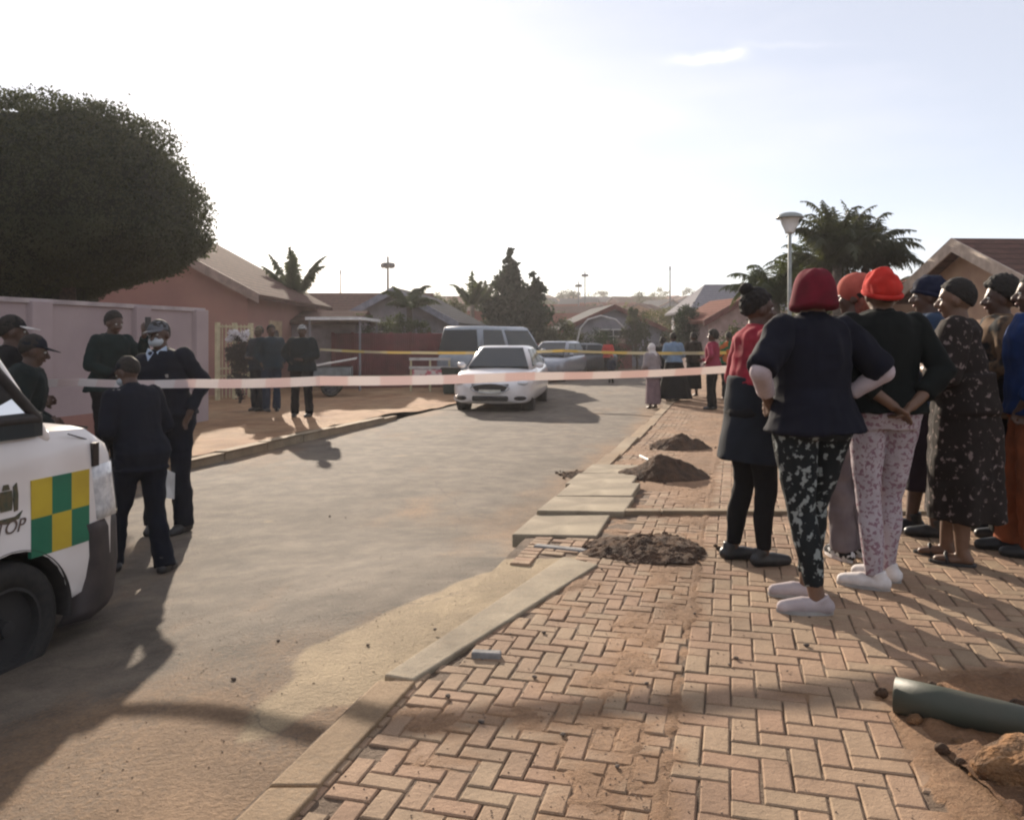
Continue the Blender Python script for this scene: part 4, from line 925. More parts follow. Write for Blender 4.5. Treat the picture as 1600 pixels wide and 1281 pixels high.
sedan = car('sedan', 'white saloon car facing the camera in the road behind the tape', p, R(-98), 4.6, 1.82, 1.43,
    [(-2.3, .62, .40, .86), (-2.22, .80, .30, .96), (-1.6, .90, .25, .99), (-.6, .91, .22, .95), (.5, .91, .22, .93), (1.2, .90, .22, .90), (1.75, .88, .22, .82), (2.12, .80, .22, .72), (2.30, .60, .26, .60)],
    (-1.75, 1.05, .93, .80), (-.95, .28, 1.42, .58), m_wpaint, (-1.42, 1.42), .32)
def onc(nm, m, lo, hi, bev=.01, par=sedan): MB().box(lo, hi).build(nm, m, par, bevel=bev)
mb = MB(); mb.loft([[Vector((x, y, z)) for y, z in ((-.42, .62), (.42, .62), (.30, .44), (-.30, .44))] for x in (2.1, 2.325)]); gr = mb.build('grille', m_plastic, sedan, bevel=.02)
MB().tube([(2.33, .43*math.cos(t*math.pi/10), .53+.10*math.sin(t*math.pi/10)) for t in range(21)], .012).build('grille_trim', m_chrome, gr, True)
onc('air_intake', m_plastic, (2.1, -.40, .25), (2.31, .40, .36), .03)
for sy in (-1, 1):
    MB().ellipsoid((2.13, sy*.62, .31), (.16, .17, .055), 14, 8).build('air_intake', m_plastic, sedan, True)
    MB().tube([(2.18+.1*(1 if True else 0)-.06*abs(math.cos(t*math.pi/8)), sy*.62+.19*math.cos(t*math.pi/8), .31+.075*math.sin(t*math.pi/8)) for t in range(17)], .010).build('intake_trim', m_wpaint, sedan, True)
    MB().ellipsoid((2.05, sy*.66, .635), (.19, .15, .065), 14, 8).build('headlight', m_lens, sedan, True)
MB().box((2.32, -.24, .41), (2.335, .24, .50)).build('number_plate', mat('plate_white', (.6, .58, .5), .5), sedan)
van = car('minibus', 'grey minibus with wide dark windows standing side-on behind the white sedan', Vector((W(772, 500, 27).x, 27, gz(-.6, 27))), R(58), 4.3, 1.72, 1.95,
    [(-2.1, .72, .45, 1.05), (-2.0, .83, .35, 1.15), (-1., .85, .32, 1.15), (1., .85, .32, 1.15), (1.65, .84, .32, 1.08), (2.0, .77, .34, .98), (2.15, .6, .38, .80)],
    (-2.0, 1.8, 1.14, .82), (-1.85, 1.0, 1.96, .70), m_grey, (-1.3, 1.3), .31, van=True, cat='minibus')
car('hatchback', 'silver hatchback parked beyond the grey minibus', Vector((W(868, 500, 33).x, 33, gz(2, 33))), R(-112), 3.9, 1.7, 1.5,
    [(-1.9, .6, .45, .9), (-1.8, .8, .3, .98), (-.6, .85, .26, .95), (.6, .85, .26, .92), (1.3, .84, .26, .84), (1.75, .74, .26, .72), (1.92, .55, .3, .6)],
    (-1.7, .95, .92, .76), (-1.35, .10, 1.48, .58), m_silver, (-1.2, 1.2), .29)
car('hatchback', 'dark grey car parked low beside the silver hatchback', Vector((W(893, 500, 37).x, 37, gz(2, 37))), R(-165), 4.1, 1.7, 1.42,
    [(-2., .6, .45, .86), (-1.85, .8, .3, .92), (-.6, .85, .26, .9), (.6, .85, .26, .88), (1.4, .84, .26, .8), (1.85, .74, .26, .68), (2.0, .55, .3, .6)],
    (-1.7, .95, .88, .76), (-1.2, .15, 1.38, .58), mat('dark_grey_paint', (.06, .065, .075), .3, coat=.6), (-1.25, 1.3), .29)
# ---------------------------------------------------------------- walls, houses
def masonry(name, c, c2=None, sc_=3, bump=.4): return mat(name, c, .92, c2, scale=sc_, bump=bump, bscale=50)
def tilemat(name, c, c2, ang=0):
    if name in MATS: return MATS[name]
    m = mat(name, tuple(k*.85 for k in c), .95, tuple(k*.85 for k in c2), scale=7, bump=0, spec=.05); n = m.node_tree; b = n.nodes['Principled BSDF']
    t = n.nodes.new('ShaderNodeTexCoord'); 
    w1 = n.nodes.new('ShaderNodeTexWave'); w1.bands_direction = 'Z'; w1.inputs['Scale'].default_value = 2.4; w1.inputs['Distortion'].default_value = .5; w1.wave_profile = 'SAW'
    bp = n.nodes.new('ShaderNodeBump'); bp.inputs['Distance'].default_value = .05; bp.inputs['Strength'].default_value = .9
    n.links.new(t.outputs['Object'], w1.inputs[0]); n.links.new(w1.outputs['Fac'], bp.inputs['Height']); src = b.inputs['Base Color'].links[0].from_socket; xm = n.nodes.new('ShaderNodeMix'); xm.data_type = 'RGBA'; xm.inputs['B'].default_value = (*[k*.35 for k in c2], 1); pw = n.nodes.new('ShaderNodeMath'); pw.operation = 'POWER'; pw.inputs[1].default_value = 5; n.links.new(w1.outputs['Fac'], pw.inputs[0]); n.links.new(pw.outputs[0], xm.inputs['Factor']); n.links.new(src, xm.inputs['A']); n.links.new(xm.outputs['Result'], b.inputs['Base Color']); n.links.new(bp.outputs[0], b.inputs['Normal'])
    return m
m_wall = masonry('lilac_plaster', (.36, .29, .29), (.30, .24, .245), 1.2); m_pink = masonry('pink_plaster', (.30, .16, .13), (.25, .135, .115), 1.0); m_greyp = masonry('grey_plaster', (.23, .22, .24), (.19, .18, .20)); m_tanw = masonry('tan_plaster', (.40, .27, .18), (.33, .21, .145)); m_redb = masonry('red_brick', (.20, .075, .065), (.15, .06, .055), 6)
m_tile = tilemat('brown_tile', (.15, .085, .07), (.10, .06, .052)); m_tiler = tilemat('red_tile', (.22, .085, .065), (.16, .065, .05)); m_tileg = tilemat('grey_tile', (.10, .10, .11), (.075, .075, .08))
m_barge = mat('barge_board', (.28, .20, .17), .7); m_trim = mat('maroon_trim', (.12, .04, .035), .7); m_pane = glassmat('window_pane', (.03, .035, .04), .12); m_frame = mat('window_frame_paint', (.35, .27, .20), .6); m_frw = mat('white_frame', (.55, .52, .5), .6)
def house(name, label, pos, rz, wx, wy, eave, pitch, wallm, roofm, ridge='y', hip=0, over=.4, wins=(), door=None, barge=m_barge, extra=None, group=None, chim=None):
    """wx, wy size; front faces local -y; ridge along y shows a gable in front, along x an eave"""
    o = thing(name, label, 'house', pos, rz, group); hx, hy = wx/2, wy/2; rise = math.tan(R(pitch))*(hx if ridge == 'y' else hy)
    mb = MB()
    if ridge == 'y' and not hip: prof = [(-hx, 0), (hx, 0), (hx, eave), (0, eave+rise), (-hx, eave)]; mb.loft([[Vector((x, -hy, z)) for x, z in prof], [Vector((x, hy, z)) for x, z in prof]])
    elif not hip: prof = [(-hy, 0), (hy, 0), (hy, eave), (0, eave+rise), (-hy, eave)]; mb.loft([[Vector((-hx, y, z)) for y, z in prof], [Vector((hx, y, z)) for y, z in prof]])
    else: mb.box((-hx, -hy, 0), (hx, hy, eave))
    mb.build('wall', wallm, o)
    t = .14; ov = over; dz = math.tan(R(pitch))*ov; rf = MB()
    if hip:
        a, b = (hx+ov, hy+ov); e = eave-dz
        if ridge == 'y': r0, r1 = Vector((0, -hy-ov+hip, eave+rise)), Vector((0, hy+ov-hip, eave+rise))
        else: r0, r1 = Vector((-hx-ov+hip, 0, eave+rise)), Vector((hx+ov-hip, 0, eave+rise))
        P = [Vector(q) for q in ((-a, -b, e), (a, -b, e), (a, b, e), (-a, b, e))]; Q = [p-Vector((0, 0, t)) for p in P]
        rf.add(P+Q+[r0, r1], ([(0, 1, 8), (1, 2, 9, 8), (2, 3, 9), (3, 0, 8, 9)] if ridge == 'y' else [(0, 1, 9, 8), (1, 2, 9), (2, 3, 8, 9), (3, 0, 8)])+[(0, 4, 5, 1), (1, 5, 6, 2), (2, 6, 7, 3), (3, 7, 4, 0), (4, 7, 6, 5)])
    else:
        h2 = hx if ridge == 'y' else hy; l2 = (hy if ridge == 'y' else hx)+ov
        pr = [(-h2-ov, eave-dz), (0, eave+rise), (h2+ov, eave-dz), (h2+ov, eave-dz+t), (0, eave+rise+t*1.15), (-h2-ov, eave-dz+t)]
        pt = (lambda x, l, z: Vector((x, l, z))) if ridge == 'y' else (lambda x, l, z: Vector((l, x, z)))
        rf.loft([[pt(x, -l2, z+.003) for x, z in pr], [pt(x, l2, z+.003) for x, z in pr]])
    ro = rf.build('roof', roofm, o)
    if not hip:
        bb = MB()
        for s_ in (-1, 1):
            pr2 = [(s_*(h2+ov+.01), eave-dz-.12), (0, eave+rise-.12), (0, eave+rise+t*1.2), (s_*(h2+ov+.01), eave-dz+t+.02)]
            bb = MB(); bb.loft([[pt(x, -l2-.035, z) for x, z in pr2], [pt(x, -l2+.0, z) for x, z in pr2]]); bb.build('barge_board', barge, o)
    else:
        MB().box((-hx-ov, -hy-ov-.03, eave-dz-t-.04), (hx+ov, -hy-ov-.003, eave-dz-.02)).build('fascia', barge, o)
    for (cx, z0, w_, h_, fm) in wins:
        f = thing_part('window', o); mb = MB()
        for lo, hi in (((cx-w_/2-.07, -hy-.05, z0-.07), (cx+w_/2+.07, -hy+.02, z0)), ((cx-w_/2-.07, -hy-.05, z0+h_), (cx+w_/2+.07, -hy+.02, z0+h_+.07)), ((cx-w_/2-.07, -hy-.048, z0), (cx-w_/2, -hy+.02, z0+h_)), ((cx+w_/2, -hy-.048, z0), (cx+w_/2+.07, -hy+.02, z0+h_)), ((cx-.02, -hy-.04, z0), (cx+.02, -hy+.02, z0+h_)), ((cx-w_/2, -hy-.037, z0+h_*.66), (cx+w_/2, -hy+.02, z0+h_*.66+.04))): mb.box(lo, hi)
        mb.build('frame', fm, f); MB().box((cx-w_/2, -hy-.015, z0), (cx+w_/2, -hy+.01, z0+h_)).build('pane', m_pane, f)
    if door:
        cx, w_, h_ = door; d = MB().box((cx-w_/2, -hy-.03, 0), (cx+w_/2, -hy+.02, h_)).build('door', m_trim, o, bevel=.01); MB().capsule((cx+w_/2-.1, -hy-.06, 1), (cx+w_/2-.1, -hy-.06, 1.12), .015, .015).build('handle', m_chrome, d)
    if chim: MB().box((chim[0]-.3, chim[1]-.3, eave), (chim[0]+.3, chim[1]+.3, eave+rise+.5)).build('chimney', wallm, ro)
    return o
def hp(px, D, dz=0): p = place(px, D); p.z += dz; return p
# boundary wall on the left, with piers and coping
bw = thing('boundary_wall', 'long lilac grey plastered boundary wall with flat coping behind the ambulance', 'wall', (0, 0, 0))
UW = -9.7
def wp(y, du=0, z=0): return Vector((UW+du+AX*y, y, z))
mb = MB(); mb.loft([[wp(-3, -.11, -.5), wp(-3, .0, -.5), wp(-3, .0, 1.80), wp(-3, -.11, 1.80)], [wp(15.1, -.11, -.5), wp(15.1, .0, -.5), wp(15.1, .0, 1.80), wp(15.1, -.11, 1.80)]]).build('wall_face', m_wall, bw)
for y in (-1.5, 1.2, 3.9, 6.6, 9.3, 11.6, 13.6, 15.1):
    mb = MB(); mb.loft([[wp(y-.17, -.2, z), wp(y-.17, .09, z), wp(y+.17, .09, z), wp(y+.17, -.2, z)] for z in (-.5, 1.83)]); mb.build('pier', m_wall, bw, bevel=.015)
mb = MB(); y0 = -3
mb.loft([[wp(y, -.15, 1.80), wp(y, .04, 1.80), wp(y, .04, 1.865), wp(y, -.15, 1.865)] for y in (-3, 15.25)]).build('coping', masonry('coping_plaster', (.42, .36, .36)), bw)
mb = MB(); mb.loft([[wp(y, .003, -.5), wp(y, .035, -.5), wp(y, .035, .18), wp(y, .003, .18)] for y in (-3, 14.9)]).build('plinth', m_pink, bw)
# yellow gate set back beside the wall
def gate(name, label, p0, p1, h, npost, nbar, m, cat='gate', rail=(.12, .55, .95), r=.018, pw=.05, spike=False):
    p0, p1 = Vector(p0), Vector(p1); L_ = (p1-p0).length; a = math.atan2(p1.y-p0.y, p1.x-p0.x); o = thing(name, label, cat, p0, a)
    for i in range(npost): x = L_*i/(npost-1); MB().box((x-pw, -pw, 0), (x+pw, pw, h+.06)).build('post', m, o, bevel=.008)
    for q in rail: MB().box((pw, -.02, h*q-.025), (L_-pw, .02, h*q+.025)).build('rail', m, o)
    mb = MB()
    for i in range(1, nbar): x = L_*i/nbar; mb.capsule((x, -.03, .06), (x, -.03, h), r, r if not spike else .004, n=6)
    if nbar > 1: q = mb.build('bars', m, o)
    if nbar > 1: q.name = 'infill'
    return o
m_cream = mat('cream_paint', (.50, .44, .28), .6); m_maroon = mat('maroon_palisade', (.16, .04, .045), .6, (.11, .03, .035), scale=3)
gate('yard_gate', 'cream steel gate between the lilac wall and the sunlit shrub', hp(340, 21.5), hp(392, 22.5), 1.95, 3, 9, m_cream, rail=(.32, .42, .98))
gate('palisade_fence', 'maroon palisade fence behind the sandy verge, left of the grey minibus', hp(520, 27.5), hp(700, 28.2), 1.75, 7, 56, m_maroon, 'fence', rail=(.2, .85), r=.035)
low = MB(); o = thing('low_wall', 'low maroon brick wall at the foot of the palisade fence', 'wall', (0, 0, 0)); A = hp(500, 26.9); B = hp(706, 27.6)
mb = MB(); d = (B-A).normalized(); nrm = Vector((-d.y, d.x, 0))*.11; mb.loft([[A-nrm+Vector((0, 0, z)) for z in (-.3, .34)]+[A+nrm+Vector((0, 0, z)) for z in (.34, -.3)], [B-nrm+Vector((0, 0, z)) for z in (-.3, .34)]+[B+nrm+Vector((0, 0, z)) for z in (.34, -.3)]]); mb.build('brickwork', m_redb, o)
MB().loft([[A-nrm*1.3+Vector((0, 0, z)) for z in (.343, .40)]+[A+nrm*1.3+Vector((0, 0, z)) for z in (.40, .343)], [B-nrm*1.3+Vector((0, 0, z)) for z in (.343, .40)]+[B+nrm*1.3+Vector((0, 0, z)) for z in (.40, .343)]]).build('coping', m_conc, o)
# left house
g_ = gz(-8, 22)
h1 = house('pink_house', 'pink plastered house with brown tiled gable roof behind the lilac wall', Vector((-11.5, 27.6, g_)), 0, 8.15, 8.5, 2.92, 28.4, m_pink, m_tile, 'y', 0, .45, wins=((-1.2, 1.0, 1.3, 1.1, m_frame),))
f = thing_part('window', h1); X1 = 4.075
MB().box((X1-.02, -2.2, .6), (X1+.05, -.9, 2.15)).build('surround', mat('ochre_surround', (.42, .31, .19), .85), f, bevel=.01)
mb = MB(); pts = [(-1.55+.28*math.cos(t*math.pi/8), 1.55+.32*max(0, math.sin(t*math.pi/8))) for t in range(0, 9)]+[(-1.83, .8), (-1.27, .8)]
mb.loft([[Vector((X1+q, a, z)) for a, z in pts] for q in (.03, .065)]); mb.build('pane', m_pane, f)
mb = MB().box((X1-.02, 1.3, 0), (X1+.03, 2.2, 2.05)).build('side_door', m_trim, h1, bevel=.01)
house('lilac_lean_to', 'low lilac grey lean-to at the right end of the pink house', Vector((W(505, 500, 29).x, 29.5, g_)), 0, 2.6, 3, 2.1, 12, masonry('lilac_plaster2', (.30, .26, .28)), m_tile, 'x', 0, .2)
# carport: thin white roof sheet on posts
cp = thing('carport', 'flat white carport roof on thin posts beside the pink house', 'carport', hp(523, 25.5))
c0 = cp.location; xl, xr = W(478, 500, 25.5).x-c0.x, W(567, 500, 25.5).x-c0.x; zt = CH-(497-HY)/F*25.5-c0.z
MB().box((xl, -.1, zt-.06), (xr, 3.4, zt+.03)).build('roof_sheet', mat('white_sheet', (.75, .73, .72), .4), cp)
for x in (xl+.1, xr-.1):
    for y in (.05, 3.2): MB().capsule((x, y, 0), (x, y, zt-.07), .035, .035, n=8).build('post', m_greyp, cp)
tr = thing('trailer', 'small grey box trailer with sloping white lid at the end of the maroon fence', 'trailer', hp(522, 23.5), R(8))
MB().box((-.55, -.5, .35), (.5, .5, .80)).build('trailer_box', mat('zinc', (.20, .22, .23), .5, metal=.4), tr, bevel=.02); MB().loft([[Vector((-.62, -.56, .80)), Vector((.62, -.56, 1.02)), Vector((.62, .56, 1.02)), Vector((-.62, .56, .80))], [Vector((-.62, -.56, .84)), Vector((.62, -.56, 1.06)), Vector((.62, .56, 1.06)), Vector((-.62, .56, .84))]]).build('lid', m_white, tr)
for sy in (-1, 1): wheel(tr, (-.05, sy*.58, .27), .27, .14, (0, sy, 0), m_rimd, 5)
MB().capsule((.5, 0, .4), (1.2, 0, .38), .03, .03).build('drawbar', m_plastic, tr)
# pink and white barrier board left of the minibus
sg = thing('barrier', 'white barred barrier with pink and red marks left of the grey minibus', 'barrier', hp(672, 25.2), R(0)); X_ = .58
for x in (-X_, X_, 0): MB().box((x-.03, -.02, 0), (x+.03, .02, 1.02)).build('upright', m_cream, sg)
for z in (.98, .72, .25): MB().box((-X_-.05, -.055, z-.04), (X_+.05, -.022, z+.04)).build('rail', m_frw, sg)
MB().box((-X_+.05, -.075, .36), (X_-.05, -.057, .66)).build('board', fabric('pink_board', (.55, .16, .19), (.62, .55, .52), 'blot', 5, (.45, .55)), sg)
bn = thing('wheelie_bin', 'dark green bin between the barrier and the white sedan', 'bin', hp(705, 24.)); MB().loft([[Vector((x*s_, y*s_, z)) for x, y in ((-.26, -.26), (.26, -.26), (.26, .26), (-.26, .26))] for z, s_ in ((0.02, .8), (.72, 1.))]).build('bin_body', mat('bin_green', (.015, .03, .025), .6), bn, bevel=.02); MB().box((-.29, -.3, .725), (.29, .3, .77)).build('lid', m_plastic, bn, bevel=.015)
# middle distance houses
house('grey_house', 'grey house with front gable and long brown roof left of the conifer', hp(652, 37), R(-6), 4.4, 8, 2.3, 28, m_greyp, m_tileg, 'y', 0, .4, wins=((-.3, 1.2, .9, 1.0, m_frw),), barge=mat('grey_barge', (.24, .25, .30), .6))
house('brown_roof_house', 'low brown tiled house between the pink house and the grey gable', hp(545, 41), R(0), 7.5, 6, 2.6, 20, m_pink, m_tile, 'x', 0, .4, wins=((0, 1.0, 1.2, 1.1, m_frw),))
house('red_roof_house', 'red tiled house behind the minibus, left of the conifer', hp(735, 50), R(12), 5.5, 6, 2.3, 18, m_tanw, m_tiler, 'x', 1.5, .4, wins=((-1.3, 1.0, 1.0, 1.1, m_frw), (1.3, 1.0, 1.0, 1.1, m_frw)))
house('brick_house', 'dark red house right behind the conifer', hp(852, 70), R(-14), 6, 6, 2.3, 20, m_redb, m_tiler, 'x', 0, .4, wins=((-1.5, 1.0, 1.2, 1.1, m_frw),))
house('slate_gable_house', 'slate grey house with maroon edged gable above the arched bush', hp(940, 52), R(5), 6.0, 7, 2.1, 24, m_greyp, m_tileg, 'y', 0, .4, wins=((0, 1.0, 1.6, 1.1, m_frw),), barge=m_trim)
house('pink_gable_house', 'pale pink house with maroon edged gable left of the red topped woman', hp(1134, 37), R(8), 2.9, 3.2, 2.25, 29, masonry('pale_pink_plaster', (.36, .26, .24)), m_tiler, 'y', 0, .3, wins=((.2, .9, .8, .9, m_frw),), barge=m_trim)
house('hip_roof_house', 'house with pale grey hipped roof behind the pink gable', hp(1135, 52), R(0), 5.5, 7, 3.3, 24, m_greyp, tilemat('pale_tile', (.27, .26, .28), (.22, .21, .23)), 'x', 1.8, .4)
rw = thing('garden_wall', 'low dark red wall along the far side street', 'wall', (0, 0, 0)); A = hp(655, 31); B = hp(985, 46)
d = (B-A).normalized(); nrm = Vector((-d.y, d.x, 0))*.1
MB().loft([[A-nrm+Vector((0, 0, z)) for z in (-.4, 1.45)]+[A+nrm+Vector((0, 0, z)) for z in (1.45, -.4)], [B-nrm+Vector((0, 0, z)) for z in (-.4, 1.35)]+[B+nrm+Vector((0, 0, z)) for z in (1.35, -.4)]]).build('brickwork', m_redb, rw)
# houses at the right
house('tan_house', 'tan plastered house with brown tiled roof and cream gable edge behind the onlookers', Vector((13.3, 17.6, -.14)), R(3), 7.4, 4.4, 2.45, 23, m_tanw, m_tile, 'x', 0, .4, wins=((-1.0, 1.0, 1.1, 1.1, m_frame),), barge=mat('tan_barge', (.45, .36, .29), .7), chim=(-1.2, .6))
house('long_tan_house', 'long tan house with red tiled roof between the palms and the gabled house', Vector((12.6, 24.5, -.14)), R(76), 9, 5.6, 2.35, 21, m_tanw, m_tiler, 'x', 0, .4, wins=(), barge=m_trim)
tw = thing('street_wall', 'banded tan boundary wall behind the onlookers at the right', 'wall', (0, 0, 0)); A = Vector((3.9, 9.0, gz(6, 9))); A = hp(1800, 9.6); B = hp(1405, 14.5)
d = (B-A).normalized(); nrm = Vector((-d.y, d.x, 0))*.09
def band(z0, z1, k, nm, m): MB().loft([[A-nrm*k+Vector((0, 0, z)) for z in (z0, z1)]+[A+nrm*k+Vector((0, 0, z)) for z in (z1, z0)], [B-nrm*k+Vector((0, 0, z)) for z in (z0, z1)]+[B+nrm*k+Vector((0, 0, z)) for z in (z1, z0)]]).build(nm, m, tw)
band(-.3, 1.62, 1, 'wall_face', m_tanw)
for z in (.5, 1.0, 1.45): band(z, z+.07, 1.25, 'band', masonry('tan_band', (.40, .27, .19)))
band(1.622, 1.70, 1.5, 'coping', masonry('tan_band', (.40, .27, .19)))
# hillside houses
random.seed(21)
hl = [(700, 205), (728, 180), (868, 120), (885, 235), (905, 170), (930, 205), (950, 140), (968, 240), (990, 180), (1012, 215), (1030, 150), (1048, 235), (1066, 190), (1092, 160), (1105, 225), (775, 210), (655, 225), (600, 200), (560, 170), (1180, 190), (1215, 220), (1420, 200), (1480, 180), (520, 225), (840, 190), (860, 215), (980, 120), (905, 110), (1010, 100), (750, 150), (690, 130)]
cols = ['brown roofed', 'red roofed', 'grey roofed']; nb = ['behind the conifer', 'under the lamp mast', 'left of the round tree', 'near the thin pole']
for i, (px, D) in enumerate(hl):
    ri = random.randrange(3); rm = (m_tile, m_tiler, m_tileg)[ri]; wm = random.choice((m_tanw, m_greyp, m_pink)); ww = random.uniform(7, 10)
    o = house('hillside_house', 'small distant house on the hillside skyline', hp(px, D, -.3), R(random.uniform(-30, 30)), ww, 7, 2.7, random.uniform(20, 27), wm, rm, random.choice('xy'), 0, .4, wins=((-1.6, 1., 1.2, 1.1, m_frw), (1.4, 1., 1.2, 1.1, m_frw)), group='houses on the far hillside')
# masts and poles
def mast(label, px, ytop, D, kind):
    b = hp(px, D); h = CH-(ytop-HY)/F*D-b.z; o = thing('mast' if kind else 'pole', label, 'mast' if kind else 'pole', b); m = mat('mast_grey', (.12, .12, .13), .6)
    MB().capsule((0, 0, 0), (0, 0, h), .13, .07, n=8).build('shaft', m, o)
    if kind:
        MB().tube([(.36*math.cos(t*math.pi/8), .36*math.sin(t*math.pi/8), h-.5) for t in range(17)], .08).build('ring', m, o)
        for k in range(6): MB().ellipsoid((.36*math.cos(k*math.pi/3), .36*math.sin(k*math.pi/3), h-.6), (.17, .17, .2), 8, 6).build('floodlight', m, o)
    else: MB().capsule((0, 0, h-.3), (0, 0, h+.1), .12, .1, n=8).build('cap', m, o)
mast('tall floodlight mast on the skyline, right of the conifer', 914, 424, 120, 1); mast('shorter mast just left of the tall floodlight mast', 904, 440, 118, 1); mast('plain pole on the skyline above the round tree', 1047, 418, 110, 0); mast('thin pole on the skyline over the brown roof', 532, 424, 110, 0)
mast('lamp mast standing left of the grey gable house', 606, 402, 60, 1)
# street lamp
b = hp(1234, 17.5); h = CH-(338-HY)/F*17.5-b.z; lp_ = thing('street_lamp', 'post top street lamp with wide hood and clear bowl in front of the palms', 'street lamp', b); m_gal = mat('galvanised', (.30, .32, .31), .5, metal=.5)
MB().capsule((0, 0, 0), (0, 0, 1.2), .07, .07, n=12, flat0=True).build('base_sleeve', m_gal, lp_, True); MB().capsule((0, 0, 1.2), (0, 0, h-.34), .05, .035, n=12).build('post', m_gal, lp_, True)
def revolve(prof, n=24): return MB().loft([[Vector((r*math.cos(2*math.pi*k/n), r*math.sin(2*math.pi*k/n), z)) for k in range(n)] for r, z in prof])
revolve(((.09, h-.36), (.10, h-.32), (.17, h-.16), (.205, h-.05), (.205, h-.03))).build('bowl', mat('frosted_bowl', (.75, .76, .76), .15, (.7, .7, .7), coat=1, trans=.35), lp_, True)
revolve(((.285, h-.05), (.29, h-.03), (.24, h+.03), (.14, h+.07), (.02, h+.085))).build('hood', m_gal, lp_, True)
# ---------------------------------------------------------------- vegetation
class Leaves:
    def __init__(s): s.v = []; s.f = []
    def leaf(s, p, sz, asp=.5):
        a = Vector((random.gauss(0, 1), random.gauss(0, 1), random.gauss(0, 1))).normalized(); b = a.orthogonal().normalized(); b = (Matrix.Rotation(random.uniform(0, 6.28), 3, a) @ b); c = a.cross(b)
        k = len(s.v); s.v += [tuple(p-b*sz), tuple(p+c*sz*asp), tuple(p+b*sz), tuple(p-c*sz*asp)]; s.f.append((k, k+1, k+2, k+3))
    def build(s, nm, m, parent): mb = MB(); mb.v = s.v; mb.f = s.f; return mb.build(nm, m, parent)
def tree(name, label, base, crowns, n, sz, m, trunk_h, tr=.12, group=None, shell=.55, limbs=5, cat='tree'):
    o = thing(name, label, cat, base, 0, group); L = Leaves(); tot = sum(r[0]*r[2] for c, r in crowns)
    for c, r in crowns:
        c = Vector(c); clumps = []
        k = int(n*(r[0]*r[2])/tot)
        nc = max(12, k//60)
        for _ in range(nc):
            d = Vector((random.gauss(0, 1), random.gauss(0, 1), random.gauss(0, 1))).normalized(); q = shell+(1-shell)*random.random()**.6
            clumps.append(Vector((d.x*r[0], d.y*r[1], d.z*r[2]))*q)
        for _ in range(k):
            q = random.choice(clumps); s_ = min(r)*.16
            p = q+Vector((random.gauss(0, s_), random.gauss(0, s_), random.gauss(0, s_*.9))); L.leaf(c+p, sz*random.uniform(.6, 1.35))
    L.build('crown', m, o)
    mb = MB(); c0 = Vector(crowns[0][0]); mb.tube([(0, 0, -.1), (.03, 0, trunk_h*.5), (0, .02, trunk_h), tuple(c0*.98)], [tr, tr*.8, tr*.65, tr*.3])
    mb.build('trunk', mat('bark', (.09, .065, .05), .95, (.05, .04, .03), scale=20, bump=1), o, True)
    for i in range(limbs):
        a = 6.28*i/limbs+random.random(); c, r = random.choice(crowns); e = Vector(c)+Vector((math.cos(a)*r[0]*.6, math.sin(a)*r[1]*.6, random.uniform(-.1, .6)*r[2]))
        mb = MB(); s0 = Vector((0, 0, trunk_h*random.uniform(.7, 1))); mb.tube([s0, s0.lerp(e, .5)+Vector((0, 0, .1)), e], [tr*.5, tr*.3, tr*.1], 6); mb.build('limb', MATS['bark'], o, True)
    return o
g_dark = leafmat('dark_leaf', (.060, .066, .040), (.034, .040, .026)); g_mid = leafmat('mid_leaf', (.06, .075, .035), (.03, .04, .022)); g_ol = leafmat('olive_leaf', (.10, .095, .04), (.05, .055, .03)); g_blk = leafmat('conifer_leaf', (.022, .035, .022), (.014, .022, .016))
# the big clipped tree: leaves on a dense dome
b = Vector((W(100, 500, 15.2).x, 15.2, gz(-7.5, 15)))
o = thing('clipped_tree', 'huge dense dome shaped tree behind the lilac wall at the left', 'tree', b)
Rx, Rz, zc = 2.5, 2.05, CH+(HY-362)/F*15.2-b.z; Rz = CH+(HY-160)/F*15.2-b.z-zc
def dome(th, ph):
    c_, s_ = math.cos(ph), math.sin(ph); rz_ = Rz if s_ > 0 else (1.0+.75*sm(.5-math.cos(th)*1.2))
    d = Vector((Rx*abs(c_)**.85*math.cos(th), 2.3*abs(c_)**.85*math.sin(th), rz_*(abs(s_)**.95)*(1 if s_ > 0 else -1)))
    return d
L = Leaves()
for i in range(95000):
    th = random.uniform(0, 6.283); ph = math.asin(random.uniform(-1, 1)); d = dome(th, ph); q = 1+.09*noise.noise(d*1.1)+.07*noise.noise(d*2.7)+.04*noise.noise(d*8)
    q *= random.uniform(.90, 1.0) if random.random() < .8 else (1+.05*abs(noise.noise(d*9+Vector((3, 3, 3))))*2.2*random.random())
    L.leaf(Vector((0, 0, zc))+d*q, random.uniform(.018, .042), .5)
L.build('crown', g_dark, o)
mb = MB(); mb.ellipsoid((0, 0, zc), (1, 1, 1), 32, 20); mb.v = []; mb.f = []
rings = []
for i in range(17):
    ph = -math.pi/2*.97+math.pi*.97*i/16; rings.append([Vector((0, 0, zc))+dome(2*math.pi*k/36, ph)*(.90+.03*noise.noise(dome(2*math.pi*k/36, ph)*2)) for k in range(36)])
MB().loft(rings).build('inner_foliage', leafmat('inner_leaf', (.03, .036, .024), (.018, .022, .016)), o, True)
MB().tube([(0, 0, -.2), (.05, 0, 1.2), (0, 0, zc-1)], [.26, .22, .2]).build('trunk', mat('bark', (.09, .065, .05), .95, (.05, .04, .03), scale=20, bump=1), o, True)
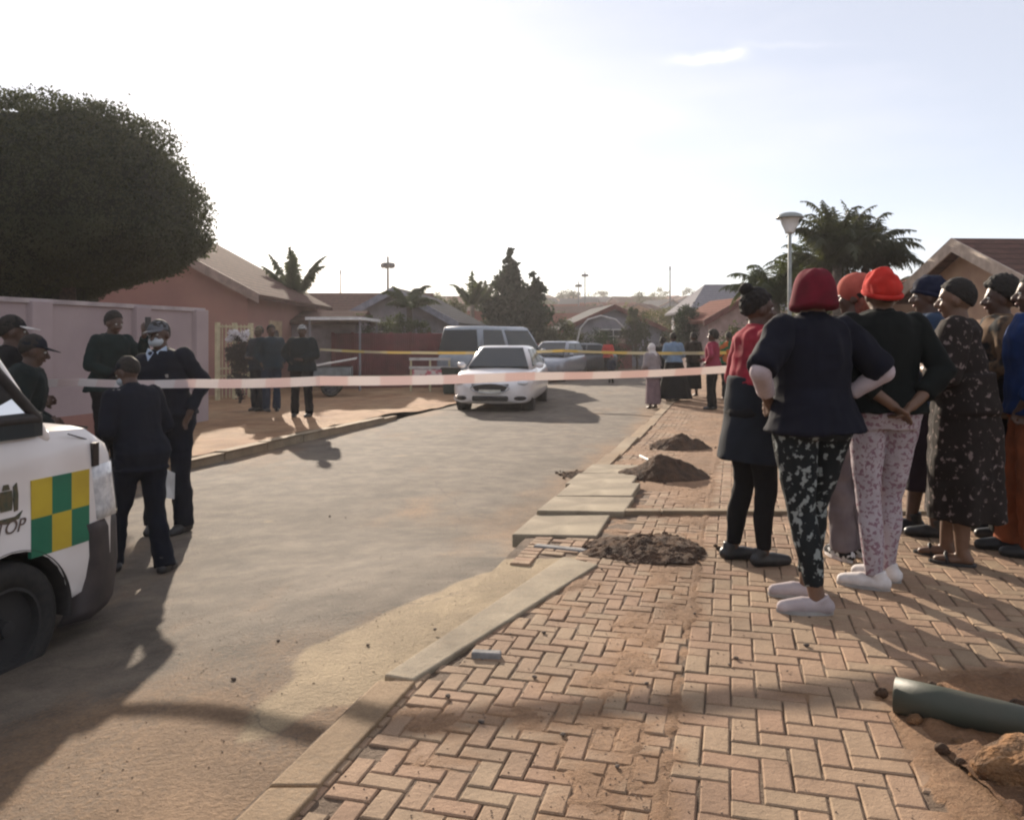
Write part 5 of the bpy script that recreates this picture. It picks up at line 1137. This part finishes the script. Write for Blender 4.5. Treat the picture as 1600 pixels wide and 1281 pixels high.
def palm(label, base, h, n, L_, m, name='palm_tree', lw=.035, droop=1.0, tr=.16, leafl=.42, up=(10, 75), trunk=None, lean=(0, 0)):
    o = thing(name, label, 'palm tree', base); top = Vector((lean[0], lean[1], h))
    MB().tube([(0, 0, -.1), (lean[0]*.3, lean[1]*.3, h*.5), top], [tr, tr*.75, tr*.65], 10).build('trunk', trunk or mat('palm_bark', (.14, .11, .09), .95, (.08, .065, .05), scale=15, bump=1), o, True)
    for i in range(n):
        mb = MB(); a = i*2.399+random.random()*.5; el = R(random.uniform(*up)); ll = L_*random.uniform(.75, 1.1); dr_ = droop*random.uniform(.35, 1.1); pts = []; p = top.copy(); d = Vector((math.cos(a)*math.cos(el), math.sin(a)*math.cos(el), math.sin(el)))
        N_ = 14
        for j in range(N_): pts.append(p.copy()); p = p+d*(ll/N_); d = (d+Vector((0, 0, -1))*dr_*.30*(j/N_)**1.4).normalized()
        mb.tube(pts, [.022*(1-j/N_)+.004 for j in range(N_)], 4)
        for j in range(2, N_):
            t = (pts[j]-pts[j-1]).normalized(); sdv = t.cross(Vector((0, 0, 1))).normalized()
            for k in range(5):
                q = pts[j-1].lerp(pts[j], k/5)
                for sg_ in (-1, 1):
                    ln = leafl*math.sin(math.pi*min(1, (j+.5)/N_*.85+.12))*random.uniform(.75, 1.1); e = q+(sdv*sg_*.75+t*.45+Vector((0, 0, -.15-1.3*random.random()))).normalized()*ln; w_ = t*lw
                    mb.add([q-w_*.5, q+w_*.5, (q+e)/2+w_*.5+Vector((0, 0, .02)), e, (q+e)/2-w_*.5+Vector((0, 0, .02))], [(0, 1, 2, 3, 4)])
        mb.build('frond', m, o)
    return o
palm('tallest feathery palm behind the street lamp, its crown right of the lamp head', hp(1308, 20.5), 3.25, 34, 2.0, g_dark, up=(20, 85), leafl=.46, lw=.03, droop=2.2)
palm('second tall palm just right of the tallest one', hp(1352, 21.5), 3.3, 30, 1.9, g_dark, up=(20, 85), leafl=.46, lw=.03, droop=2.2)
palm('lower bushy palm left of the street lamp', hp(1212, 21.5), 2.45, 26, 1.6, g_mid, up=(20, 75), leafl=.42, lw=.026, droop=3.0)
palm('drooping palm at the right edge of the palm clump', hp(1385, 23.5), 2.6, 24, 1.4, g_dark, up=(-10, 60), leafl=.45, lw=.03, droop=2.5)
palm('middle palm close behind the street lamp post', hp(1268, 22.5), 2.8, 24, 1.8, g_mid, up=(25, 80), leafl=.42, lw=.026, droop=2.6)
tree('bush', 'dense bush below the palms at the street lamp', hp(1290, 22), [((-.5, 0, 1.6), (1.3, 1, 1.3)), ((.8, .2, 1.9), (1.2, 1, 1.3))], 9000, .05, g_dark, .6, .08, cat='bush')
palm('strelitzia like palm with upright leaves behind the pink house roof', hp(460, 31), 3.2, 9, 2.0, g_mid, up=(35, 88), leafl=.45, lw=.07, droop=1.1)
palm('small palm in front of the grey gable', hp(640, 31), 2.9, 11, 1.3, g_mid, up=(5, 60), leafl=.35, lw=.05, droop=1.4)
palm('sparse palm left of the conifer beside the red roof', hp(738, 44), 3.4, 12, 1.9, g_mid, up=(5, 75), leafl=.4, lw=.06, droop=1.2)
palm('thin spiky palm just left of the conifer', hp(757, 50), 4.2, 9, 1.6, g_dark, up=(20, 88), leafl=.3, lw=.06, droop=.8)
random.seed(5)
cn = hp(806, 45); hc = CH+(HY-392)/F*45-cn.z
cr = []
for (dx, z, r, rz_) in ((-.3, hc-.9, .42, 1.0), (-.25, hc-2.1, .95, 1.1), (1.05, hc-2.3, .55, 1.2), (-1.0, hc-3.4, 1.0, 1.0), (.6, hc-3.3, 1.2, 1.2), (-.1, hc-4.6, 1.8, 1.3), (-.7, hc-6.0, 2.2, 1.4), (.9, hc-6.0, 1.6, 1.4)): cr.append(((dx, 0, z), (r, r, rz_)))
tree('conifer', 'tall dark ragged conifer in the middle distance behind the minibus', cn, cr, 34000, .13, g_blk, 2, .2, limbs=4, shell=.05)
tree('bush', 'wide dark bush left of the arched bush in the middle distance', hp(880, 44), [((0, 0, 1.6), (1.0, 1, .95)), ((-.9, 0, 1.2), (.8, .8, .9))], 5000, .07, g_dark, .6, .08, cat='bush')
tree('bush', 'low dome shaped dark bush beside the pale curved pole', hp(938, 40), [((0, 0, .9), (1.15, 1, 1.0))], 5500, .06, g_blk, .4, .08, cat='bush', shell=.3)
tree('cypress', 'slim dark shrub tree right of the slate gable', hp(995, 45), [((0, 0, 1.9), (.75, .7, 1.3)), ((-.2, 0, 3.0), (.35, .3, .7))], 4000, .07, g_dark, .6, .07, shell=.2)
tree('round_tree', 'round clipped dark tree left of the pink gable house', hp(1076, 37), [((0, 0, 1.95), (.72, .72, 1.25))], 7000, .055, g_blk, .7, .08, shell=.1)
tree('bush', 'olive green bush on the skyline behind the round tree', hp(1030, 62), [((0, 0, 2.2), (1.9, 1.4, 1.4))], 4000, .1, g_ol, .8, .1, cat='bush')
tree('shrub', 'small leafy shrub at the foot of the street lamp', hp(1215, 14.5), [((0, 0, .5), (.5, .4, .5))], 2500, .035, g_ol, .3, .03, cat='bush')
tree('garden_tree', 'dark garden tree behind the grey gable house', hp(690, 47), [((0, 0, 2.6), (1.6, 1.2, 1.4))], 5000, .09, g_dark, 1.2, .12)
tree('garden_tree', 'green creeper mass above the maroon palisade fence', hp(590, 29), [((0, 0, 1.9), (1.7, .5, .55)), ((1.1, 0, 1.75), (.9, .4, .5))], 6000, .05, g_mid, 1.2, .06, cat='shrub')
for i, (px, D, r) in enumerate(((570, 96, 2.2), (640, 110, 2.0), (720, 80, 2.2), (870, 90, 2.), (920, 120, 2.4), (970, 104, 2.4), (1000, 160, 3.2), (1050, 110, 2.2), (1110, 92, 2.4), (1165, 130, 2.6), (1260, 86, 2.6), (1440, 90, 2.5), (890, 190, 3.2), (935, 230, 3.5), (1025, 200, 3.4), (1080, 240, 3.6), (850, 150, 2.6), (765, 120, 2.5), (680, 170, 3), (600, 150, 3))):
    tree('hillside_tree', 'dark tree among the distant hillside houses', hp(px, D), [((0, 0, r*.9), (r, r, r*.8))], 1800, .2, random.choice((g_dark, g_mid, g_ol)), 1, .15, limbs=3, group='trees on the far hillside')
for i, (px, D, r, lb_) in enumerate(((600, 33, 1.0, 'dark bush between the maroon fence and the grey gable house'), (668, 35, 1.1, 'leafy shrub in front of the right end of the grey gable house'), (700, 40, 1.2, 'dark bush peeping over the minibus roof'), (850, 50, 1.3, 'dark bush between the conifer and the wide bush'), (1100, 42, 1.0, 'low bush at the left foot of the pink gable house'), (1180, 30, 1.1, 'bush behind the head of the woman with the hair bun'), (1060, 47, 1.2, 'green hedge left of the round tree'), (1400, 30, 1.2, 'dark bush at the right foot of the palms'))):
    tree('bush', lb_, hp(px, D), [((0, 0, r*.95), (r*1.1, r, r*.85)), ((r*.8, 0, r*.7), (r*.7, r*.7, r*.6))], 3800, .06, random.choice((g_dark, g_mid, g_blk)), .5, .08, cat='bush')
o = tree('sunlit_shrub', 'narrow dark shrub, its sunlit top painted white, by the cream gate', hp(374, 20.5), [((0, 0, .85), (.30, .28, .75)), ((-.05, 0, 1.35), (.26, .25, .35))], 5200, .035, leafmat('purple_leaf', (.05, .04, .05), (.03, .025, .03)), .4, .04, cat='shrub', shell=.2)
L = Leaves()  # sunlight on the shrub top, painted as a layer of white leaves
for _ in range(420):
    a = random.uniform(0, 6.28); r = .27*random.random()**.5; L.leaf(Vector((r*math.cos(a)-.04, r*math.sin(a), 1.66+.10*math.sin(a*3)+random.uniform(-.05, .05))), random.uniform(.02, .045), .8)
L.build('sunlit_leaves', mat('sunlit_white_leaf', (.75, .72, .74), .8), o)
# pale curved pole by the dome bush
cpz = hp(902, 39); o = thing('curved_pole', 'pale curved pole arching over the dome shaped bush', 'pole', cpz); MB().tube([(0, 0, 0), (0, 0, 1.5), (.15, 0, 2.1), (.5, 0, 2.5), (1.1, 0, 2.68), (1.8, 0, 2.5), (2.2, 0, 2.1)], .04).build('pole_shaft', m_frw, o, True)
# ---------------------------------------------------------------- tapes
def tape(name, label, pts, wd, c1, c2, tw=.25, sc_=7, seg=60):
    m = bpy.data.materials.new(name); m.use_nodes = True; n = m.node_tree; b = n.nodes['Principled BSDF']; b.inputs['Roughness'].default_value = .35
    at_ = n.nodes.new('ShaderNodeAttribute'); at_.attribute_name = 'along'; sn = n.nodes.new('ShaderNodeMath'); sn.operation = 'SINE'; r = n.nodes.new('ShaderNodeValToRGB'); r.color_ramp.elements[0].color = (*c1, 1); r.color_ramp.elements[1].color = (*c2, 1); r.color_ramp.elements[0].position = .45; r.color_ramp.elements[1].position = .55
    mr = n.nodes.new('ShaderNodeMath'); mr.operation = 'MULTIPLY_ADD'; mr.inputs[1].default_value = .5; mr.inputs[2].default_value = .5
    n.links.new(at_.outputs['Fac'], sn.inputs[0]); n.links.new(sn.outputs[0], mr.inputs[0]); n.links.new(mr.outputs[0], r.inputs[0]); n.links.new(r.outputs[0], b.inputs['Base Color'])
    tl = n.nodes.new('ShaderNodeBsdfTranslucent'); n.links.new(r.outputs[0], tl.inputs[0]); ms = n.nodes.new('ShaderNodeMixShader'); ms.inputs[0].default_value = .45; n.links.new(b.outputs[0], ms.inputs[1]); n.links.new(tl.outputs[0], ms.inputs[2]); n.links.new(ms.outputs[0], n.nodes['Material Output'].inputs[0])
    rings = []; al = []; dist = 0
    pts = [Vector(p) for p in pts]
    for i in range(len(pts)-1):
        for k in range(seg):
            t = k/seg; p = pts[i].lerp(pts[i+1], t); L_ = (pts[i+1]-pts[i]).length; p.z -= .05*L_/4*4*t*(1-t)*.6
            d = (pts[i+1]-pts[i]).normalized(); s_ = d.cross(Vector((0, 0, 1))); an = tw*math.sin(dist*1.1)+.5*noise.noise(Vector((dist*.9, 2, .5)))+(.95*sm((3.9-dist)/1.8) if wd > .08 else 0)
            v = Vector((0, 0, 1))*math.cos(an)+s_*math.sin(an)
            rings.append([p-v*wd/2, p+v*wd/2, p+v*wd/2+s_*.0012, p-v*wd/2+s_*.0012]); al += [dist*sc_]*4; dist += L_/seg
    mb = MB().loft(rings); o = mb.build(name, m, smooth=False); attr(o.data, 'along', al); tag(o, label, 'tape'); return o
P = lambda px, py, D: W(px, py, D)
tape('barrier_tape', 'wide pale red and white barrier tape stretched across the road in front of the sedan', [P(-260, 601, 7.8), P(120, 597, 6.9), P(300, 599, 6.3), P(500, 595, 5.8), P(820, 588, 6.08), P(1135, 577, 6.5), P(1700, 568, 7.1)], .066, (.74, .69, .67), (.70, .59, .565), .35, 14)
tape('yellow_tape', 'thin yellow barrier tape further back between the fence and the far walk', [P(500, 546, 24), P(650, 551, 22.5), P(880, 548, 21.5), P(1140, 551, 18)], .07, (.62, .50, .20), (.58, .52, .36), .1, 4)
# ---------------------------------------------------------------- ground clutter
m_soil = mat('turned_soil', (.105, .062, .038), 1, (.055, .036, .025), scale=12, bump=1.5, bscale=60, bdist=.02)
def heap(label, px, py, wd, dp, h, sd_, m=m_soil):
    D = (CH-PV(9))*F/(py-HY); 
    for _ in range(4):
        x = (px-HX)/F*D; D = (CH-gz(x, D))*F/(py-HY)
    b = place(px, D); o = thing('soil_heap', label, 'soil heap', b-Vector((0, 0, .01))); N_ = 46; vs = []; 
    for j in range(N_):
        for i in range(N_):
            x, y = (i/(N_-1)-.5)*2, (j/(N_-1)-.5)*2; r = math.hypot(x, y)*(1+.25*noise.noise(Vector((x*1.5, y*1.5, sd_)))); q = max(0, 1-r**1.5)
            z = h*(q**1.0)*(1+.5*noise.noise(Vector((x*2.2, y*2.2, sd_+3))))+.016*noise.noise(Vector((x*9, y*9, sd_)))*min(1, q*6)+.02*abs(noise.noise(Vector((x*16, y*16, sd_))))*min(1, q*5)-.012*(1-min(1, q*8))
            vs.append((x*wd/2*1.15, y*dp/2*1.15, z))
    mb = MB(); mb.v = vs; mb.f = [(j*N_+i, j*N_+i+1, (j+1)*N_+i+1, (j+1)*N_+i) for j in range(N_-1) for i in range(N_-1)]; s_ = mb.build('soil', m, o, True)
    L_ = MB()
    for _ in range(26):
        a = random.uniform(0, 6.28); r = random.uniform(.7, 1.35); q = random.uniform(.008, .022); c = (math.cos(a)*r*wd/2, math.sin(a)*r*dp/2, q*.5+.012); L_.ellipsoid(c, (q, q*.8, q*.7), 6, 4)
    tag(L_.build('crumb_scatter', m, o), kind='stuff')
    return o
heap('farthest pointed heap of dark soil on the paved walk', 1062, 700, .70, .62, .17, 1)
heap('middle heap of dark soil with a pale pipe lying across it', 1040, 745, .80, .70, .21, 5)
heap('nearest flat dark soil heap beside the concrete drain slabs', 1012, 858, .74, .62, .075, 9)
heap('low strip of dark soil on the road edge left of the drain slabs', 905, 742, .5, .5, .04, 14)
pp = thing('pipe', 'thin pale plastic pipe lying over the middle soil heap', 'pipe', (0, 0, 0)); MB().tube([P(1000, 712, 8.8), P(1020, 722, 8.55), P(1066, 748, 8.15)], .013).build('pipe_wall', mat('pale_plastic', (.55, .53, .5), .5), pp, True)
# drain slabs
for i in range(5):
    y0 = 5.50+i*.64; u0 = -1.46+.0*i; u1 = -.78-.03*i; z = -.012+PV(y0)+.012*random.random()+(0.02 if i else 0)
    if i == 0: u1 = -.90
    jit = random.gauss(0, .02); A = [Vector((u0+AX*y0+jit, y0+.012, 0)), Vector((u1+AX*y0+jit, y0+.012-.05*(i == 0), 0)), Vector((u1+AX*(y0+.63)+jit, y0+.628, 0)), Vector((u0+AX*(y0+.63)+jit, y0+.628, 0))]
    c = sum(A, Vector())/4; o = thing('drain_slab', ['nearest concrete drain slab beside the flat soil heap, tipped at the edge', 'second concrete drain slab from the near end of its row', 'middle concrete drain slab of the row along the road', 'fourth concrete drain slab, next to the far end', 'farthest concrete drain slab by the middle soil heap'][i], 'slab', Vector((c.x, c.y, z)), 0, 'concrete slabs over the drain')
    mb = MB().loft([[p-c+Vector((0, 0, -.07)) for p in A], [p-c+Vector((0, 0, .02)) for p in A]]).build('slab_block', m_conc, o, bevel=.01); attr(mb.data, 'dirt', [.2]*8); o.rotation_euler = (random.gauss(0, .012), random.gauss(0, .012), 0)
o = thing('kerb_block', 'grey concrete block lying across the end of the drain slabs', 'concrete block', g2(885, 862, -.02)+(-.02,), math.atan2(-.14, .34)); MB().box((-.21, -.035, -.03), (.21, .035, .028)).build('block', mat('grey_concrete', (.24, .23, .22), .9, (.16, .155, .15), scale=20, bump=.6), o, bevel=.01)
o = thing('broken_brick', 'dark broken brick lying beside the long kerb slab', 'brick', g2(760, 1026, .0)+(.012,), -.12); MB().box((-.06, -.022, -.02), (.06, .022, .012)).build('brick_block', MATS['grey_concrete'], o, bevel=.006)
# green pipe
m_gp = mat('green_pipe', (.040, .050, .038), .55, (.060, .060, .044), scale=5, bump=.3, bscale=12, contrast=(.4, .7))
o = thing('drain_pipe', 'thick dark green pipe lying on dug soil at the lower right', 'pipe', (0, 0, 0)); a, b_ = g2(1402, 1128, .0)+(.062,), g2(1640, 1158, 0)+(.06,); a = Vector((1.335, 2.90, .062)); b_ = Vector((1.74, 2.64, .054))
d = (b_-a).normalized(); q1 = d.orthogonal().normalized(); q2 = d.cross(q1); rr = []
for s0, r in ((0, .052), (0, .060), (.33, .060), (.66, .058), (1, .050), (1, .042)):
    rr.append([a.lerp(b_, s0)+(q1*math.cos(2*math.pi*k/32)+q2*math.sin(2*math.pi*k/32))*r for k in range(32)])
rr.append([a.lerp(b_, .02)+(q1*math.cos(2*math.pi*k/32)+q2*math.sin(2*math.pi*k/32))*.048 for k in range(32)])
MB().loft(rr, cap=False).build('pipe_wall', m_gp, o, True)
# earth-caked lump
o = thing('clay_lump', 'big lump of orange clay at the bottom right corner', 'clay lump', (1.60, 2.42, .03)); mb = MB().ellipsoid((0, 0, 0), (.22, .12, .10), 40, 26, Matrix.Rotation(-.12, 3, 'Z'))
mb.xf(lambda p: p*(1+.35*noise.noise(p*7)+.18*noise.noise(p*19)+.07*noise.noise(p*50))); mb.build('clay', mat('orange_clay', (.24, .125, .055), .95, (.085, .05, .028), scale=14, bump=1.5, bscale=50, bdist=.02), o, True)
for k in range(26):
    q = random.uniform(.010, .032); o = thing('clod', 'small clod of earth beside the green pipe', 'clod', (random.uniform(1.34, 1.8), random.uniform(2.5, 3.1), .02), 0, 'clods of earth around the green pipe'); mb = MB().ellipsoid((0, 0, 0), (q, q*.8, q*.7), 12, 8); mb.xf(lambda p: p*(1+.4*noise.noise(p*60+Vector((k, 0, 0))))); mb.build('earth', MATS['orange_clay'] if k % 2 else m_soil, o, True)
# pebbles on the walk and road edge
random.seed(11)
m_peb = mat('dark_pebble', (.06, .05, .045), .9, (.16, .12, .09), scale=30)
spots = [(435, 1045), (365, 1112), (575, 992), (655, 1035), (680, 985), (798, 992), (900, 985), (850, 990), (752, 1130), (880, 1150), (985, 1050), (1010, 1070), (1080, 950), (925, 885), (940, 890), (990, 880), (965, 1200), (1140, 1040), (1260, 1010), (515, 790), (540, 792), (1085, 960), (1150, 1030), (835, 1060), (700, 1090), (1230, 1050)]
for i, (px, py) in enumerate(spots):
    z = 0 if px > 560 or py > 1150 else -.2
    x, y = g2(px, py, z); z = gz(x, y)+(.004 if x-AX*y > UK else .002); q = random.uniform(.004, .010)
    o = thing('pebble', 'small dark pebble lying on the paving or road edge', 'pebble', (x, y, z+q*.4), random.random()*6, 'pebbles scattered on the walk'); mb = MB().ellipsoid((0, 0, 0), (q*1.3, q, q*.7), 10, 7); mb.xf(lambda p: p*(1+.3*noise.noise(p*90+Vector((i, 0, 0))))); mb.build('stone', m_peb, o, True)
# gravel strewn thinly over sand: nobody could count it
mb = MB()
for _ in range(3800):
    y = 1.9+9*random.random()**1.6; u = random.choice((random.gauss(-.6, .5), random.gauss(-2.1, .7), random.uniform(-6, 4), random.gauss(-.3, .15))); 
    if u < -6.5 or u > 4.5: continue
    x = u+AX*y; q = random.uniform(.001, .0034); mb.ellipsoid((x, y, gz(x, y)+.001+q*.3), (q*1.2, q, q*.6), 5, 3)
tag(mb.build('gravel', mat('gravel_grit', (.22, .16, .115), .95, (.09, .065, .05), scale=80)), kind='stuff')

# ---------------------------------------------------------------- haze
hz = MB().box((-360, -70, -2.2), (360, 410, 16)).build('haze', None); tag(hz, kind='stuff')
m = bpy.data.materials.new('haze_air'); m.use_nodes = True; n = m.node_tree; n.nodes.clear(); ou = n.nodes.new('ShaderNodeOutputMaterial'); pv_ = n.nodes.new('ShaderNodeVolumePrincipled')
pv_.inputs['Density'].default_value = .0006; pv_.inputs['Anisotropy'].default_value = .45; pv_.inputs['Color'].default_value = (.95, .93, .95, 1); n.links.new(pv_.outputs[0], ou.inputs['Volume']); hz.data.materials.append(m)
